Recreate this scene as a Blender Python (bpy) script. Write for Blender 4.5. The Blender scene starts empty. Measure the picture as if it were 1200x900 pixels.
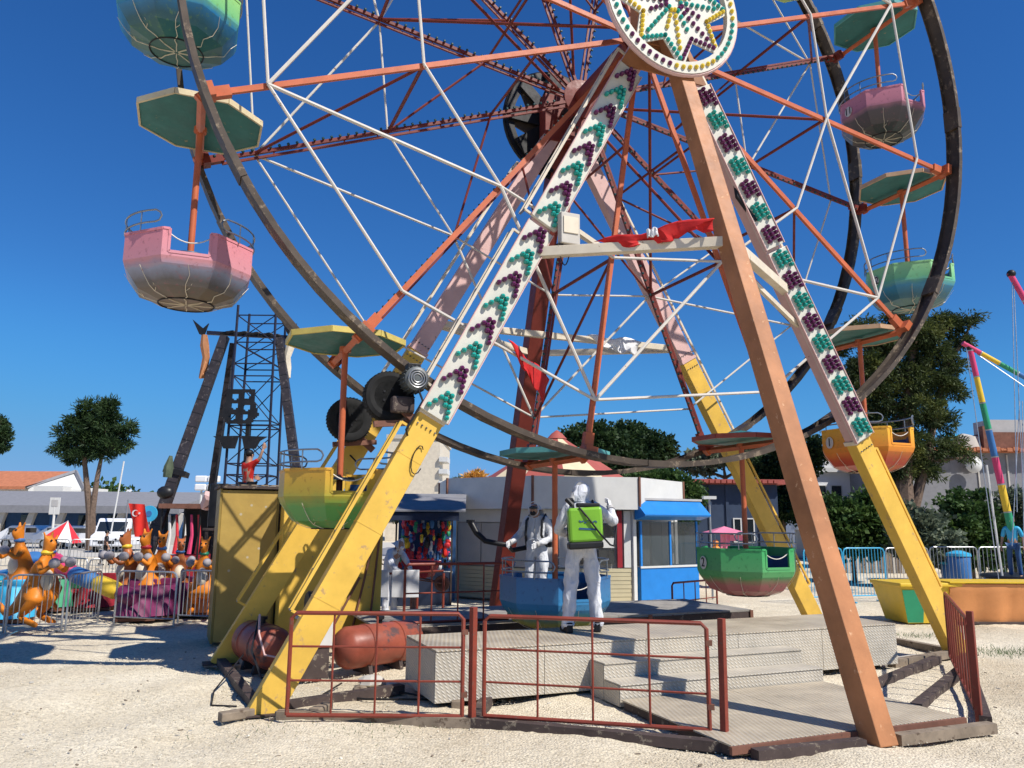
import bpy, math, random
import numpy as np
from mathutils import Vector, Matrix
random.seed(7); rng = np.random.default_rng(7)
PI = math.pi
sc = bpy.context.scene
COL = sc.collection

# ------------------------------------------------------------------ camera
F_PX, PITCH, ROLL, EYE = 909.64, 0.1737, -0.0068, 2.0
cam_data = bpy.data.cameras.new('camera')
cam_data.sensor_width = 36.0
cam_data.lens = 36.0 * F_PX / 1200.0
cam_data.clip_end = 3000
cam = bpy.data.objects.new('camera', cam_data); COL.objects.link(cam)
_c, _s = math.cos(PITCH), math.sin(PITCH)
_cr, _sr = math.cos(ROLL), math.sin(ROLL)
_R0, _U0, FWD = Vector((1, 0, 0)), Vector((0, -_s, _c)), Vector((0, _c, _s))
RIGHT = _R0 * _cr - _U0 * _sr
UPV = _R0 * _sr + _U0 * _cr
m = Matrix((RIGHT, UPV, -FWD)).transposed().to_4x4(); m.translation = Vector((0, 0, EYE))
cam.matrix_world = m
sc.camera = cam

# ------------------------------------------------------------------ world, sun, exposure
SUN = Vector((0.703, -0.5205, 1.0)).normalized()
SUN_EL = math.asin(SUN.z); SUN_AZ = math.atan2(SUN.x, SUN.y)
W = bpy.data.worlds.new('World'); sc.world = W; W.use_nodes = True
nt = W.node_tree; bg = nt.nodes['Background']
sky = nt.nodes.new('ShaderNodeTexSky'); sky.sky_type = 'NISHITA'; sky.sun_disc = False
sky.sun_elevation = SUN_EL; sky.sun_rotation = SUN_AZ
sky.air_density = 1.0; sky.dust_density = 0.0; sky.ozone_density = 2.5; sky.altitude = 0
hs = nt.nodes.new('ShaderNodeHueSaturation'); hs.inputs['Saturation'].default_value = 1.18
tint = nt.nodes.new('ShaderNodeMix'); tint.data_type = 'RGBA'; tint.blend_type = 'MULTIPLY'; tint.inputs[0].default_value = 1
tint.inputs[7].default_value = (.036, .083, .124, 1)
nt.links.new(sky.outputs[0], hs.inputs['Color']); nt.links.new(hs.outputs[0], tint.inputs[6]); 
cv = nt.nodes.new('ShaderNodeRGBCurve')          # camera-like roll-off of the bright horizon band
for ci, ps in ((0, [(.10, .10), (.28, .21), (1, .30)]), (1, [(.20, .20), (.37, .36), (.75, .44), (1, .50)]), (2, [(.6, .6), (.85, .80), (1, .78)])):
    c_ = cv.mapping.curves[ci]; c_.points[1].location = ps[-1]
    for p in ps[:-1]: c_.points.new(*p)
cv.mapping.update(); nt.links.new(tint.outputs[2], cv.inputs['Color']); nt.links.new(cv.outputs[0], bg.inputs[0])
bg.inputs[1].default_value = 0.78   # the sky colour above is scaled by a tenth, so this is a Nishita strength of 0.078
sl = bpy.data.lights.new('sun', 'SUN'); sl.energy = 5.0; sl.angle = math.radians(0.5); sl.color = (1, 0.95, 0.87)
so = bpy.data.objects.new('sun', sl); COL.objects.link(so)
so.rotation_euler = SUN.to_track_quat('Z', 'Y').to_euler()
sc.view_settings.view_transform = 'Standard'; sc.view_settings.look = 'None'
sc.view_settings.exposure = 0.3; sc.view_settings.gamma = 1.0
sc.cycles.max_bounces = 6; sc.cycles.transparent_max_bounces = 12

# ------------------------------------------------------------------ places
def ray(u, v):
    return FWD + RIGHT * ((u - 600) / F_PX) + UPV * ((450 - v) / F_PX)
def at(u, v, Y):                       # point at distance Y ahead on the sight line of photo pixel (u, v)
    D = ray(u, v); return Vector((0, 0, EYE)) + D * (Y / D.y)
def ground_at(u, v, z=0.0):
    D = ray(u, v); t = (z - EYE) / D.z; return Vector((0, 0, EYE)) + D * t
def zat(v, Y, u=600): return at(u, v, Y).z
# the big wheel's own frame: x along the wheel's width, y along its axle, origin under the hub
AZ = math.radians(67.4831); HUBX, HUBY, HUBZ, RW = 2.1558, 10.4978, 9.406, 6.6315
ROT = PI / 2 - AZ
wv = Vector((math.sin(AZ), math.cos(AZ), 0)); dv = Vector((-math.cos(AZ), math.sin(AZ), 0))
def RF(s, d, z=0.0): return Vector((HUBX, HUBY, 0)) + wv * s + dv * d + Vector((0, 0, z))

# ------------------------------------------------------------------ materials
MATS = {}
def _new(name):
    m = bpy.data.materials.new(name); m.use_nodes = True
    n = m.node_tree; b = n.nodes['Principled BSDF']; return m, n, b
def _noise(n, scale, detail=5, rough=.6, coord='pos'):
    t = n.nodes.new('ShaderNodeTexNoise'); t.inputs['Scale'].default_value = scale
    t.inputs['Detail'].default_value = detail; t.inputs['Roughness'].default_value = rough
    if coord == 'pos':
        g = n.nodes.new('ShaderNodeNewGeometry'); n.links.new(g.outputs['Position'], t.inputs['Vector'])
    else:
        g = n.nodes.new('ShaderNodeTexCoord'); n.links.new(g.outputs['Object'], t.inputs['Vector'])
    return t
def _ramp(n, src, stops):
    r = n.nodes.new('ShaderNodeValToRGB'); e = r.color_ramp.elements
    while len(e) < len(stops): e.new(.5)
    for k, (p, c) in enumerate(stops):
        e[k].position = p; e[k].color = (*c, 1) if len(c) == 3 else c
    n.links.new(src, r.inputs[0]); return r
def _mix(n, fac, a, b):
    x = n.nodes.new('ShaderNodeMix'); x.data_type = 'RGBA'
    for s, v in ((6, a), (7, b)):
        if hasattr(v, 'links') or hasattr(v, 'is_linked'): n.links.new(v, x.inputs[s])
        else: x.inputs[s].default_value = (*v, 1)
    if hasattr(fac, 'is_linked'): n.links.new(fac, x.inputs[0])
    else: x.inputs[0].default_value = fac
    return x.outputs[2]
def _bump(n, b, src, strength=.2, dist=.02):
    k = n.nodes.new('ShaderNodeBump'); k.inputs['Strength'].default_value = strength; k.inputs['Distance'].default_value = dist
    n.links.new(src, k.inputs['Height']); n.links.new(k.outputs[0], b.inputs['Normal'])
KALB = .97      # weathered paint reflects less than its fresh colour card
def paint(name, col, var=.18, wear=None, amt=.35, rough=.45, metal=0, scale=3, wscale=9, bump=.12, coord='pos', spec=.3):
    """painted surface: mottled colour, chips of `wear` colour, fine relief"""
    if name in MATS: return MATS[name]
    m, n, b = _new(name); col = tuple(c * KALB for c in col); wear = tuple(c * KALB for c in wear) if wear else None
    a = _noise(n, scale, 6, .65, coord)
    lo = tuple(max(0, c * (1 - var)) for c in col); hi = tuple(min(1, c * (1 + var * .6)) for c in col)
    out = _ramp(n, a.outputs[0], [(.3, lo), (.7, hi)]).outputs[0]
    f = _noise(n, wscale, 9, .72, coord)
    if wear is not None:
        k = _ramp(n, f.outputs[0], [(.70 - amt * .35, (0, 0, 0)), (.75 - amt * .33, (1, 1, 1))])
        out = _mix(n, k.outputs[0], out, wear)
    n.links.new(out, b.inputs['Base Color'])
    rr = _ramp(n, f.outputs[0], [(.3, (max(rough - .12, .05),) * 3), (.7, (min(rough + .15, 1),) * 3)])
    n.links.new(rr.outputs[0], b.inputs['Roughness'])
    b.inputs['Metallic'].default_value = metal; b.inputs['Specular IOR Level'].default_value = spec
    if bump: _bump(n, b, f.outputs[0], bump, .01)
    MATS[name] = m; return m
def grad(name, stops, z0, z1, rough=.4):
    """sprayed paint bands, lowest ones darkened for underside shade, blending up the object's own height"""
    if name in MATS: return MATS[name]
    stops = [(p, tuple(c * 1.0 for c in q)) for p, q in stops]
    m, n, b = _new(name)
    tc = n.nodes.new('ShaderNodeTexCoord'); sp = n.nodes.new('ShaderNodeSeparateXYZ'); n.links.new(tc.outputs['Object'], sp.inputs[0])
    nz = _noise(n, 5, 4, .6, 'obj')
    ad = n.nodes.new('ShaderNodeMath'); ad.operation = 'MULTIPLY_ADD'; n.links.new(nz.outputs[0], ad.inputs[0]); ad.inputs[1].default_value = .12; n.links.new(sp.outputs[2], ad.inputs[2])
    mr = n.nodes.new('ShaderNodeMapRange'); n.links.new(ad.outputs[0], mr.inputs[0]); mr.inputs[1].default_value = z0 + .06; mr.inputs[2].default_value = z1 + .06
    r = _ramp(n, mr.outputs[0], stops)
    f = _noise(n, 14, 8, .7, 'obj')
    k = _ramp(n, f.outputs[0], [(.56, (0, 0, 0)), (.66, (.6, .6, .6))])
    dirt = tuple(c * .45 for c in stops[-1][1])
    out = _mix(n, k.outputs[0], r.outputs[0], dirt)
    n.links.new(out, b.inputs['Base Color']); b.inputs['Roughness'].default_value = rough
    _bump(n, b, f.outputs[0], .08, .01)
    MATS[name] = m; return m
def glass(name, col=(.05, .07, .08), alpha=.55):
    if name in MATS: return MATS[name]
    m, n, b = _new(name)
    b.inputs['Base Color'].default_value = (*col, 1); b.inputs['Roughness'].default_value = .06
    b.inputs['Specular IOR Level'].default_value = .8; b.inputs['Alpha'].default_value = alpha
    MATS[name] = m; return m

M = {}
M['yellow'] = paint('yellow_paint', (.72, .45, .075), .2, (.46, .29, .12), .3, .45, scale=1.6, wscale=7)
M['mustard'] = paint('shade_toned_mustard_sheet', (.27, .19, .05), .15, (.2, .13, .05), .12, .5)  # booth trim: shade put into this darker yellow
M['pink'] = paint('faded_pink_paint', (.62, .40, .37), .14, (.28, .13, .10), .2, .5)
M['raker'] = paint('terracotta_paint', (.42, .18, .075), .38, (.62, .37, .21), .25, .5, scale=1.3)
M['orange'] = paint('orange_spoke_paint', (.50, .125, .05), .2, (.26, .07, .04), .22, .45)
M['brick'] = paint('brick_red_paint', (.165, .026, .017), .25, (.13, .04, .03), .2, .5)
M['gate'] = paint('gate_red_paint', (.22, .044, .027), .25, (.16, .07, .05), .35, .5, wscale=18)
M['whiterod'] = paint('white_rod_paint', (.60, .56, .50), .12, (.24, .14, .09), .22, .45, wscale=11)
M['cream'] = paint('cream_paint', (.66, .58, .45), .15, (.3, .2, .13), .25, .5)
M['panelwhite'] = paint('panel_white', (.60, .58, .50), .10, (.40, .34, .26), .2, .4)
M['rim'] = paint('rim_steel', (.085, .065, .05), .4, (.22, .17, .12), .42, .55, .3, 2.5, 6)
M['black'] = paint('black_steel', (.02, .02, .022), .4, (.08, .06, .05), .2, .5, .3)
M['rubber'] = paint('tyre_rubber', (.022, .022, .022), .4, (.06, .055, .05), .2, .85, spec=.2)
M['steel'] = paint('galvanised_steel', (.42, .43, .44), .2, (.25, .22, .2), .15, .38, .7)
M['thinsteel'] = paint('rail_steel', (.28, .30, .32), .25, (.12, .08, .06), .25, .35, .8)
M['teal'] = paint('canopy_teal', (.035, .17, .16), .25, (.30, .26, .16), .18, .5, coord='obj', wscale=5)
M['trimcream'] = paint('canopy_cream_trim', (.62, .52, .33), .2, (.1, .07, .05), .3, .5)
M['trimyellow'] = paint('canopy_yellow_trim', (.62, .50, .14), .2, (.3, .2, .1), .15, .5)
M['trimwood'] = paint('canopy_tan_trim', (.55, .36, .22), .2, (.2, .12, .08), .2, .5)
M['trimteal'] = paint('canopy_teal_trim', (.10, .33, .33), .2, (.3, .25, .2), .15, .5)
M['trimred'] = paint('canopy_red_trim', (.36, .08, .05), .2, (.2, .1, .08), .2, .5)
M['bulb_teal'] = paint('teal_bulb_cap', (.02, .33, .28), .1, None, rough=.25, bump=0)
M['bulb_purple'] = paint('purple_bulb_cap', (.12, .02, .09), .1, None, rough=.25, bump=0)
M['bulb_yellow'] = paint('yellow_bulb_cap', (.72, .52, .05), .1, None, rough=.25, bump=0)
M['bulb_dark'] = paint('dark_bulb_cap', (.02, .06, .06), .1, None, rough=.3, bump=0)
M['redcloth'] = paint('red_cloth', (.55, .02, .02), .2, None, rough=.8, bump=.3, scale=8)
M['whitecloth'] = paint('white_cloth', (.72, .72, .73), .08, None, rough=.85, bump=.4, scale=8, wscale=14)
def mat_suit():
    m, n, b = _new('creased_coverall_fabric'); b.inputs['Roughness'].default_value = .8; b.inputs['Specular IOR Level'].default_value = .25
    tc = n.nodes.new('ShaderNodeTexCoord'); mp = n.nodes.new('ShaderNodeMapping'); mp.inputs['Scale'].default_value = (1, 1, .45); n.links.new(tc.outputs['Object'], mp.inputs[0])
    mu = n.nodes.new('ShaderNodeTexNoise'); mu.inputs['Scale'].default_value = 9; mu.inputs['Detail'].default_value = 4; mu.inputs['Distortion'].default_value = 1.6; n.links.new(mp.outputs[0], mu.inputs['Vector'])
    c_ = _ramp(n, mu.outputs[0], [(.3, (.50, .52, .56)), (.6, (.64, .65, .68))]); n.links.new(c_.outputs[0], b.inputs['Base Color'])
    _bump(n, b, mu.outputs[0], 1.0, .035); return m
M['suit'] = mat_suit(); M['suit_plain'] = paint('suit_white', (.66, .68, .72), .1, None, rough=.75, bump=.9, scale=6, wscale=11)
M['skin'] = paint('skin', (.42, .24, .16), .1, None, rough=.6)
M['green'] = paint('sprayer_green', (.19, .43, .035), .12, None, rough=.35, coord='obj')
M['blackplastic'] = paint('black_plastic', (.015, .015, .017), .3, None, rough=.4)
M['timber'] = paint('old_timber', (.24, .19, .14), .35, (.10, .07, .05), .4, .85, scale=5)
M['darkbeam'] = paint('dark_base_steel', (.07, .05, .045), .4, (.24, .20, .15), .35, .7)
M['tank'] = paint('tank_red', (.30, .075, .045), .35, (.09, .05, .05), .42, .42, scale=2.5, wscale=3)
M['deckgrey'] = paint('deck_grey', (.30, .28, .25), .3, (.16, .13, .1), .3, .7)
M['kwhite'] = paint('kiosk_white', (.60, .60, .58), .07, (.36, .33, .3), .08, .5)
M['kgrey'] = paint('kiosk_shade_grey', (.42, .41, .40), .1, (.3, .28, .26), .1, .55)  # shade on the kiosk panels put into this grey; other parts reuse it
M['siding'] = paint('beige_siding', (.52, .46, .30), .08, (.3, .25, .2), .1, .6)
M['roofred'] = paint('roof_red', (.36, .09, .07), .15, None, rough=.6)
M['roofcream'] = paint('roof_cream', (.68, .56, .37), .1, None, rough=.6)
M['blue'] = paint('kiosk_blue', (.02, .20, .58), .1, (.1, .2, .4), .1, .4)
M['dblue'] = paint('dark_blue', (.03, .09, .22), .2, (.1, .1, .12), .1, .5)
M['glass'] = glass('pane_glass')
M['darkglass'] = glass('dark_window', (.015, .02, .025), 1)
M['pinkbright'] = paint('bright_pink', (.72, .22, .33), .12, None, rough=.45)
M['purple'] = paint('magenta_sheet', (.17, .025, .09), .35, (.26, .06, .15), .15, .5)
M['kang'] = paint('kangaroo_orange', (.66, .20, .015), .2, (.4, .11, .02), .15, .5, coord='obj')
M['kangdark'] = paint('kangaroo_brown', (.42, .13, .04), .2, (.2, .07, .03), .2, .4, coord='obj')
M['glove'] = paint('glove_grey', (.30, .28, .29), .25, None, rough=.6)
M['carwhite'] = paint('car_white', (.75, .76, .78), .04, None, rough=.2)
M['tarp'] = paint('orange_tarp', (.66, .28, .10), .15, (.5, .2, .08), .12, .6, bump=.3, scale=1.5)
M['tileroof'] = paint('terracotta_roof', (.46, .17, .085), .25, (.3, .14, .1), .25, .8)
M['concrete'] = paint('pale_concrete', (.50, .47, .42), .12, (.35, .32, .28), .15, .8)
M['greywall'] = paint('grey_wall', (.22, .22, .235), .15, (.15, .15, .15), .2, .8)
M['rust'] = paint('rusty_metal', (.20, .09, .06), .35, (.1, .05, .04), .3, .75)
M['deepred'] = paint('deep_red', (.30, .02, .03), .2, None, rough=.5)
M['bright_red'] = paint('shirt_red', (.66, .03, .02), .15, None, rough=.8, bump=.4)
M['bark'] = paint('bark', (.16, .11, .08), .35, (.07, .05, .035), .4, .9, scale=8)
M['dirtwhite'] = paint('off_white_box', (.62, .60, .56), .1, (.3, .25, .2), .15, .5)
for nm, c in dict(rred=(.62, .04, .05), rpink=(.62, .06, .16), ryellow=(.72, .48, .04), rgreen=(.03, .28, .14), rblue=(.05, .16, .38), rorange=(.7, .25, .04), rpurple=(.10, .03, .12), rcyan=(.05, .4, .65)).items():
    M[nm] = paint('fair_' + nm[1:], c, .12, (.3, .25, .2), .12, .4)

def mat_dots():
    m, n, b = _new('shade_toned_mustard_dots')
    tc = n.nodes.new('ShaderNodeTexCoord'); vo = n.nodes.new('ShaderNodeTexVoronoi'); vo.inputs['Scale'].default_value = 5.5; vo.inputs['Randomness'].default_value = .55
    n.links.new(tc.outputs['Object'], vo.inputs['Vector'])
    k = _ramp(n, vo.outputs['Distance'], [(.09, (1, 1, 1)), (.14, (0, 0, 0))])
    a = _noise(n, 3, 6); base = _ramp(n, a.outputs[0], [(.3, (.33, .215, .05)), (.7, (.42, .28, .065))])  # both base tones darkened to carry the shade on the booth
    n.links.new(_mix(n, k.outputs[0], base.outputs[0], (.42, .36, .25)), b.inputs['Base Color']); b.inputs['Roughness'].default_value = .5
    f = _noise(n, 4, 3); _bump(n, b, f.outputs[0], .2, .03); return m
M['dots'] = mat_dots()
def mat_plate(name='chequer_plate', c0=(.34, .305, .245), c1=(.50, .45, .365)):
    m, n, b = _new(name)
    tc = n.nodes.new('ShaderNodeTexCoord'); wn = []
    for rot in (PI / 4, -PI / 4):
        mp = n.nodes.new('ShaderNodeMapping'); mp.inputs['Rotation'].default_value = (rot, rot * .9, rot); n.links.new(tc.outputs['Object'], mp.inputs[0])
        w_ = n.nodes.new('ShaderNodeTexWave'); w_.inputs['Scale'].default_value = 11; w_.inputs['Distortion'].default_value = 0; n.links.new(mp.outputs[0], w_.inputs['Vector']); wn.append(w_)
    mu = n.nodes.new('ShaderNodeMath'); mu.operation = 'MULTIPLY'; n.links.new(wn[0].outputs[1], mu.inputs[0]); n.links.new(wn[1].outputs[1], mu.inputs[1])
    a = _noise(n, 2.2, 8, .7)
    base = _ramp(n, a.outputs[0], [(.32, c0), (.68, c1)])
    sand = _noise(n, .9, 6, .6); sk = _ramp(n, sand.outputs[0], [(.45, (0, 0, 0)), (.75, (.7, .7, .7))])
    col = _mix(n, sk.outputs[0], base.outputs[0], (.50, .43, .32))
    k2 = _ramp(n, mu.outputs[0], [(.35, (0, 0, 0)), (.62, (.55, .55, .55))])
    col = _mix(n, k2.outputs[0], col, (.56, .54, .49))
    n.links.new(col, b.inputs['Base Color']); b.inputs['Metallic'].default_value = .0
    rr = _ramp(n, a.outputs[0], [(.3, (.38,) * 3), (.7, (.62,) * 3)]); n.links.new(rr.outputs[0], b.inputs['Roughness'])
    _bump(n, b, mu.outputs[0], .8, .006); return m
M['plate'] = mat_plate()
M['plate_top'] = mat_plate('worn_chequer_plate', (.27, .22, .155), (.45, .38, .275))
def mat_gravel():
    m, n, b = _new('limestone_gravel')
    big = _noise(n, .35, 6, .6); fine = _noise(n, 42, 6, .75); mid = _noise(n, 6, 6, .65)
    vo = n.nodes.new('ShaderNodeTexVoronoi'); vo.inputs['Scale'].default_value = 38
    g = n.nodes.new('ShaderNodeNewGeometry'); n.links.new(g.outputs['Position'], vo.inputs['Vector'])
    c1 = _ramp(n, big.outputs[0], [(.32, (.47, .395, .285)), (.5, (.59, .52, .395)), (.68, (.70, .635, .505))]).outputs[0]
    hs2 = n.nodes.new('ShaderNodeSeparateColor'); n.links.new(vo.outputs['Color'], hs2.inputs[0])
    k = _ramp(n, hs2.outputs[0], [(0, (.78, .75, .70)), (.35, (1, 1, 1)), (1, (1.28, 1.26, 1.22))])
    mx = n.nodes.new('ShaderNodeMix'); mx.data_type = 'RGBA'; mx.blend_type = 'MULTIPLY'; mx.inputs[0].default_value = .8
    n.links.new(c1, mx.inputs[6]); n.links.new(k.outputs[0], mx.inputs[7])
    k2 = _ramp(n, mid.outputs[0], [(.58, (0, 0, 0)), (.72, (.55, .55, .55))])
    out = _mix(n, k2.outputs[0], mx.outputs[2], (.57, .50, .38))
    n.links.new(out, b.inputs['Base Color']); b.inputs['Roughness'].default_value = .92; b.inputs['Specular IOR Level'].default_value = .2
    ad = n.nodes.new('ShaderNodeMath'); ad.operation = 'SUBTRACT'; n.links.new(fine.outputs[0], ad.inputs[0]); n.links.new(vo.outputs['Distance'], ad.inputs[1])
    _bump(n, b, ad.outputs[0], .7, .022); return m
M['gravel'] = mat_gravel()
def mat_stones():
    m, n, b = _new('pale_stones'); a = _noise(n, 60, 2, .5)
    r = _ramp(n, a.outputs[0], [(.3, (.40, .35, .26)), (.5, (.60, .54, .42)), (.7, (.76, .71, .60))])
    n.links.new(r.outputs[0], b.inputs['Base Color']); b.inputs['Roughness'].default_value = .9; return m
M['stones'] = mat_stones()
def mat_leaf(name, lo, mid, hi, scale=1.5):
    m, n, b = _new(name); a = _noise(n, scale, 5, .7)
    r = _ramp(n, a.outputs[0], [(.3, lo), (.52, mid), (.72, hi)])
    n.links.new(r.outputs[0], b.inputs['Base Color']); b.inputs['Roughness'].default_value = .6; b.inputs['Specular IOR Level'].default_value = .25
    tr = n.nodes.new('ShaderNodeBsdfTranslucent'); n.links.new(r.outputs[0], tr.inputs[0])
    ms = n.nodes.new('ShaderNodeMixShader'); ms.inputs[0].default_value = .28
    n.links.new(b.outputs[0], ms.inputs[1]); n.links.new(tr.outputs[0], ms.inputs[2]); n.links.new(ms.outputs[0], n.nodes['Material Output'].inputs[0]); return m
M['leafdark'] = mat_leaf('dark_foliage', (.012, .03, .012), (.03, .06, .02), (.07, .11, .03))
M['leafmid'] = mat_leaf('mid_foliage', (.02, .05, .012), (.05, .10, .025), (.11, .17, .04))
M['leafpine'] = mat_leaf('pine_foliage', (.015, .03, .012), (.06, .085, .025), (.20, .21, .05), .9)
M['leafolive'] = mat_leaf('olive_foliage', (.05, .07, .045), (.11, .14, .09), (.2, .23, .15))
M['leafdry'] = mat_leaf('dry_foliage', (.45, .22, .04), (.7, .38, .08), (.8, .5, .15))

# ------------------------------------------------------------------ mesh builder
class MB:
    def __init__(s): s.v = []; s.f = []; s.mi = []; s.k = 0
    def mat(s, k): s.k = k; return s
    def add(s, vs, fs):
        o = len(s.v); s.v += [tuple(p) for p in vs]
        for f in fs: s.f.append(tuple(i + o for i in f)); s.mi.append(s.k)
        return s
    def box(s, x0, x1, y0, y1, z0, z1):
        return s.add([(x0, y0, z0), (x1, y0, z0), (x1, y1, z0), (x0, y1, z0), (x0, y0, z1), (x1, y0, z1), (x1, y1, z1), (x0, y1, z1)],
                     [(0, 3, 2, 1), (4, 5, 6, 7), (0, 1, 5, 4), (1, 2, 6, 5), (2, 3, 7, 6), (3, 0, 4, 7)])
    def beam(s, p0, p1, w, h, side=(0, 1, 0), w1=None, h1=None):
        """box section from p0 to p1; h is measured along `side`, w across it"""
        p0, p1 = Vector(p0), Vector(p1); d = (p1 - p0).normalized(); b = Vector(side); b = (b - d * b.dot(d))
        if b.length < 1e-4: b = d.orthogonal()
        b.normalize(); a = d.cross(b); w1 = w if w1 is None else w1; h1 = h if h1 is None else h1
        vs = []
        for p, W_, H_ in ((p0, w, h), (p1, w1, h1)):
            for i, j in ((-1, -1), (1, -1), (1, 1), (-1, 1)): vs.append(p + a * (i * W_ / 2) + b * (j * H_ / 2))
        return s.add(vs, [(3, 2, 1, 0), (4, 5, 6, 7), (0, 1, 5, 4), (1, 2, 6, 5), (2, 3, 7, 6), (3, 0, 4, 7)])
    def tube(s, pts, r, n=8, caps=True, closed=False):
        pts = [Vector(p) for p in pts]; rs = r if isinstance(r, (list, tuple)) else [r] * len(pts)
        N = len(pts); vs = []; ref = None
        for i, p in enumerate(pts):
            if closed: t = (pts[(i + 1) % N] - pts[i - 1])
            else: t = pts[min(i + 1, N - 1)] - pts[max(i - 1, 0)]
            t.normalize()
            if ref is None: ref = t.orthogonal().normalized()
            a = ref - t * ref.dot(t)
            if a.length < 1e-5: a = t.orthogonal()
            a.normalize(); ref = a; b = t.cross(a)
            for k in range(n):
                q = 2 * PI * k / n; vs.append(p + (a * math.cos(q) + b * math.sin(q)) * rs[i])
        fs = []; L = N if closed else N - 1
        for i in range(L):
            j = (i + 1) % N
            for k in range(n): fs.append((i * n + k, i * n + (k + 1) % n, j * n + (k + 1) % n, j * n + k))
        if caps and not closed: fs += [tuple(range(n - 1, -1, -1)), tuple((N - 1) * n + k for k in range(n))]
        return s.add(vs, fs)
    def lathe(s, prof, n=16, c=(0, 0, 0), axis='z', ph=0.0):
        c = Vector(c); vs = []
        for r, h in prof:
            for k in range(n):
                q = 2 * PI * k / n + ph; x, y = r * math.cos(q), r * math.sin(q)
                vs.append(c + Vector({'z': (x, y, h), 'y': (x, h, y), 'x': (h, x, y)}[axis]))
        fs = []
        for i in range(len(prof) - 1):
            for k in range(n):
                a, b2, c2, d2 = i * n + k, i * n + (k + 1) % n, (i + 1) * n + (k + 1) % n, (i + 1) * n + k
                fs.append((a, b2, c2, d2) if axis != 'y' else (d2, c2, b2, a))
        if prof[0][0] > 1e-5: fs.append(tuple(range(n - 1, -1, -1)))
        if prof[-1][0] > 1e-5: fs.append(tuple((len(prof) - 1) * n + k for k in range(n)))
        return s.add(vs, fs)
    def ball(s, c, r, n=10, m=6, sq=(1, 1, 1)):
        c = Vector(c); vs = [c + Vector((0, 0, -r * sq[2]))]; fs = []
        for i in range(1, m):
            a = -PI / 2 + PI * i / m
            for k in range(n):
                q = 2 * PI * k / n; vs.append(c + Vector((r * sq[0] * math.cos(a) * math.cos(q), r * sq[1] * math.cos(a) * math.sin(q), r * sq[2] * math.sin(a))))
        vs.append(c + Vector((0, 0, r * sq[2]))); top = len(vs) - 1
        for k in range(n): fs.append((0, 1 + (k + 1) % n, 1 + k)); fs.append((top, top - n + k, top - n + (k + 1) % n))
        for i in range(m - 2):
            for k in range(n): fs.append((1 + i * n + k, 1 + i * n + (k + 1) % n, 1 + (i + 1) * n + (k + 1) % n, 1 + (i + 1) * n + k))
        return s.add(vs, fs)
    def prism(s, poly, y0, y1, axis='y'):
        """2-D polygon (x, z) given thickness along y (or (x, y) along z)"""
        n = len(poly); f = (lambda p, t: (p[0], t, p[1])) if axis == 'y' else (lambda p, t: (p[0], p[1], t)) if axis == 'z' else (lambda p, t: (t, p[0], p[1]))
        vs = [f(p, y0) for p in poly] + [f(p, y1) for p in poly]
        fs = [tuple(range(n)), tuple(range(2 * n - 1, n - 1, -1))] + [(i, i + n, (i + 1) % n + n, (i + 1) % n) for i in range(n)]
        return s.add(vs, fs)
    def build(s, name, mats, parent=None, smooth=False, bevel=0, kind=None, weld=False):
        me = bpy.data.meshes.new(name); me.from_pydata(s.v, [], s.f)
        mats = mats if isinstance(mats, (list, tuple)) else [mats]
        for m_ in mats: me.materials.append(M[m_] if isinstance(m_, str) else m_)
        if len(mats) > 1: me.polygons.foreach_set('material_index', s.mi)
        if smooth:
            me.polygons.foreach_set('use_smooth', [True] * len(s.f))
            try: me.set_sharp_from_angle(angle=math.radians(38))
            except Exception: pass
        me.validate(); me.update()
        o = bpy.data.objects.new(name, me); COL.objects.link(o)
        if parent: o.parent = parent
        if bevel:
            bm_ = o.modifiers.new('bevel', 'BEVEL'); bm_.width = bevel; bm_.segments = 2; bm_.limit_method = 'ANGLE'
        if kind: o['kind'] = kind
        return o

def tag(o, label, cat, group=None):
    o['label'] = label; o['category'] = cat
    if group: o['group'] = group
    return o
def thing(name, label, cat, loc=(0, 0, 0), rz=0.0, group=None):
    o = bpy.data.objects.new(name, None); COL.objects.link(o); o.location = loc; o.rotation_euler = (0, 0, rz)
    o.empty_display_size = .2; return tag(o, label, cat, group)
def copy_tree(o, parent=None):
    c = o.copy(); COL.objects.link(c); c.parent = parent
    for ch in list(o.children): copy_tree(ch, c)
    return c
def share(src, name, parent, loc=(0, 0, 0), rot=(0, 0, 0), scale=(1, 1, 1)):
    o = bpy.data.objects.new(name, src.data); COL.objects.link(o); o.parent = parent
    o.location = loc; o.rotation_euler = rot; o.scale = scale; return o
def catenary(a, b, sag, n=8):
    a, b = Vector(a), Vector(b); return [a.lerp(b, t / n) - Vector((0, 0, sag * 4 * (t / n) * (1 - t / n))) for t in range(n + 1)]
def text_mesh(txt, size, depth=.003):
    cu = bpy.data.curves.new('lettering', 'FONT'); cu.body = txt; cu.size = size; cu.extrude = depth; cu.align_x = 'CENTER'; cu.align_y = 'CENTER'
    o = bpy.data.objects.new('lettering', cu); COL.objects.link(o)
    dg = bpy.context.evaluated_depsgraph_get(); me = bpy.data.meshes.new_from_object(o.evaluated_get(dg))
    bpy.data.objects.remove(o); return me
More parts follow.
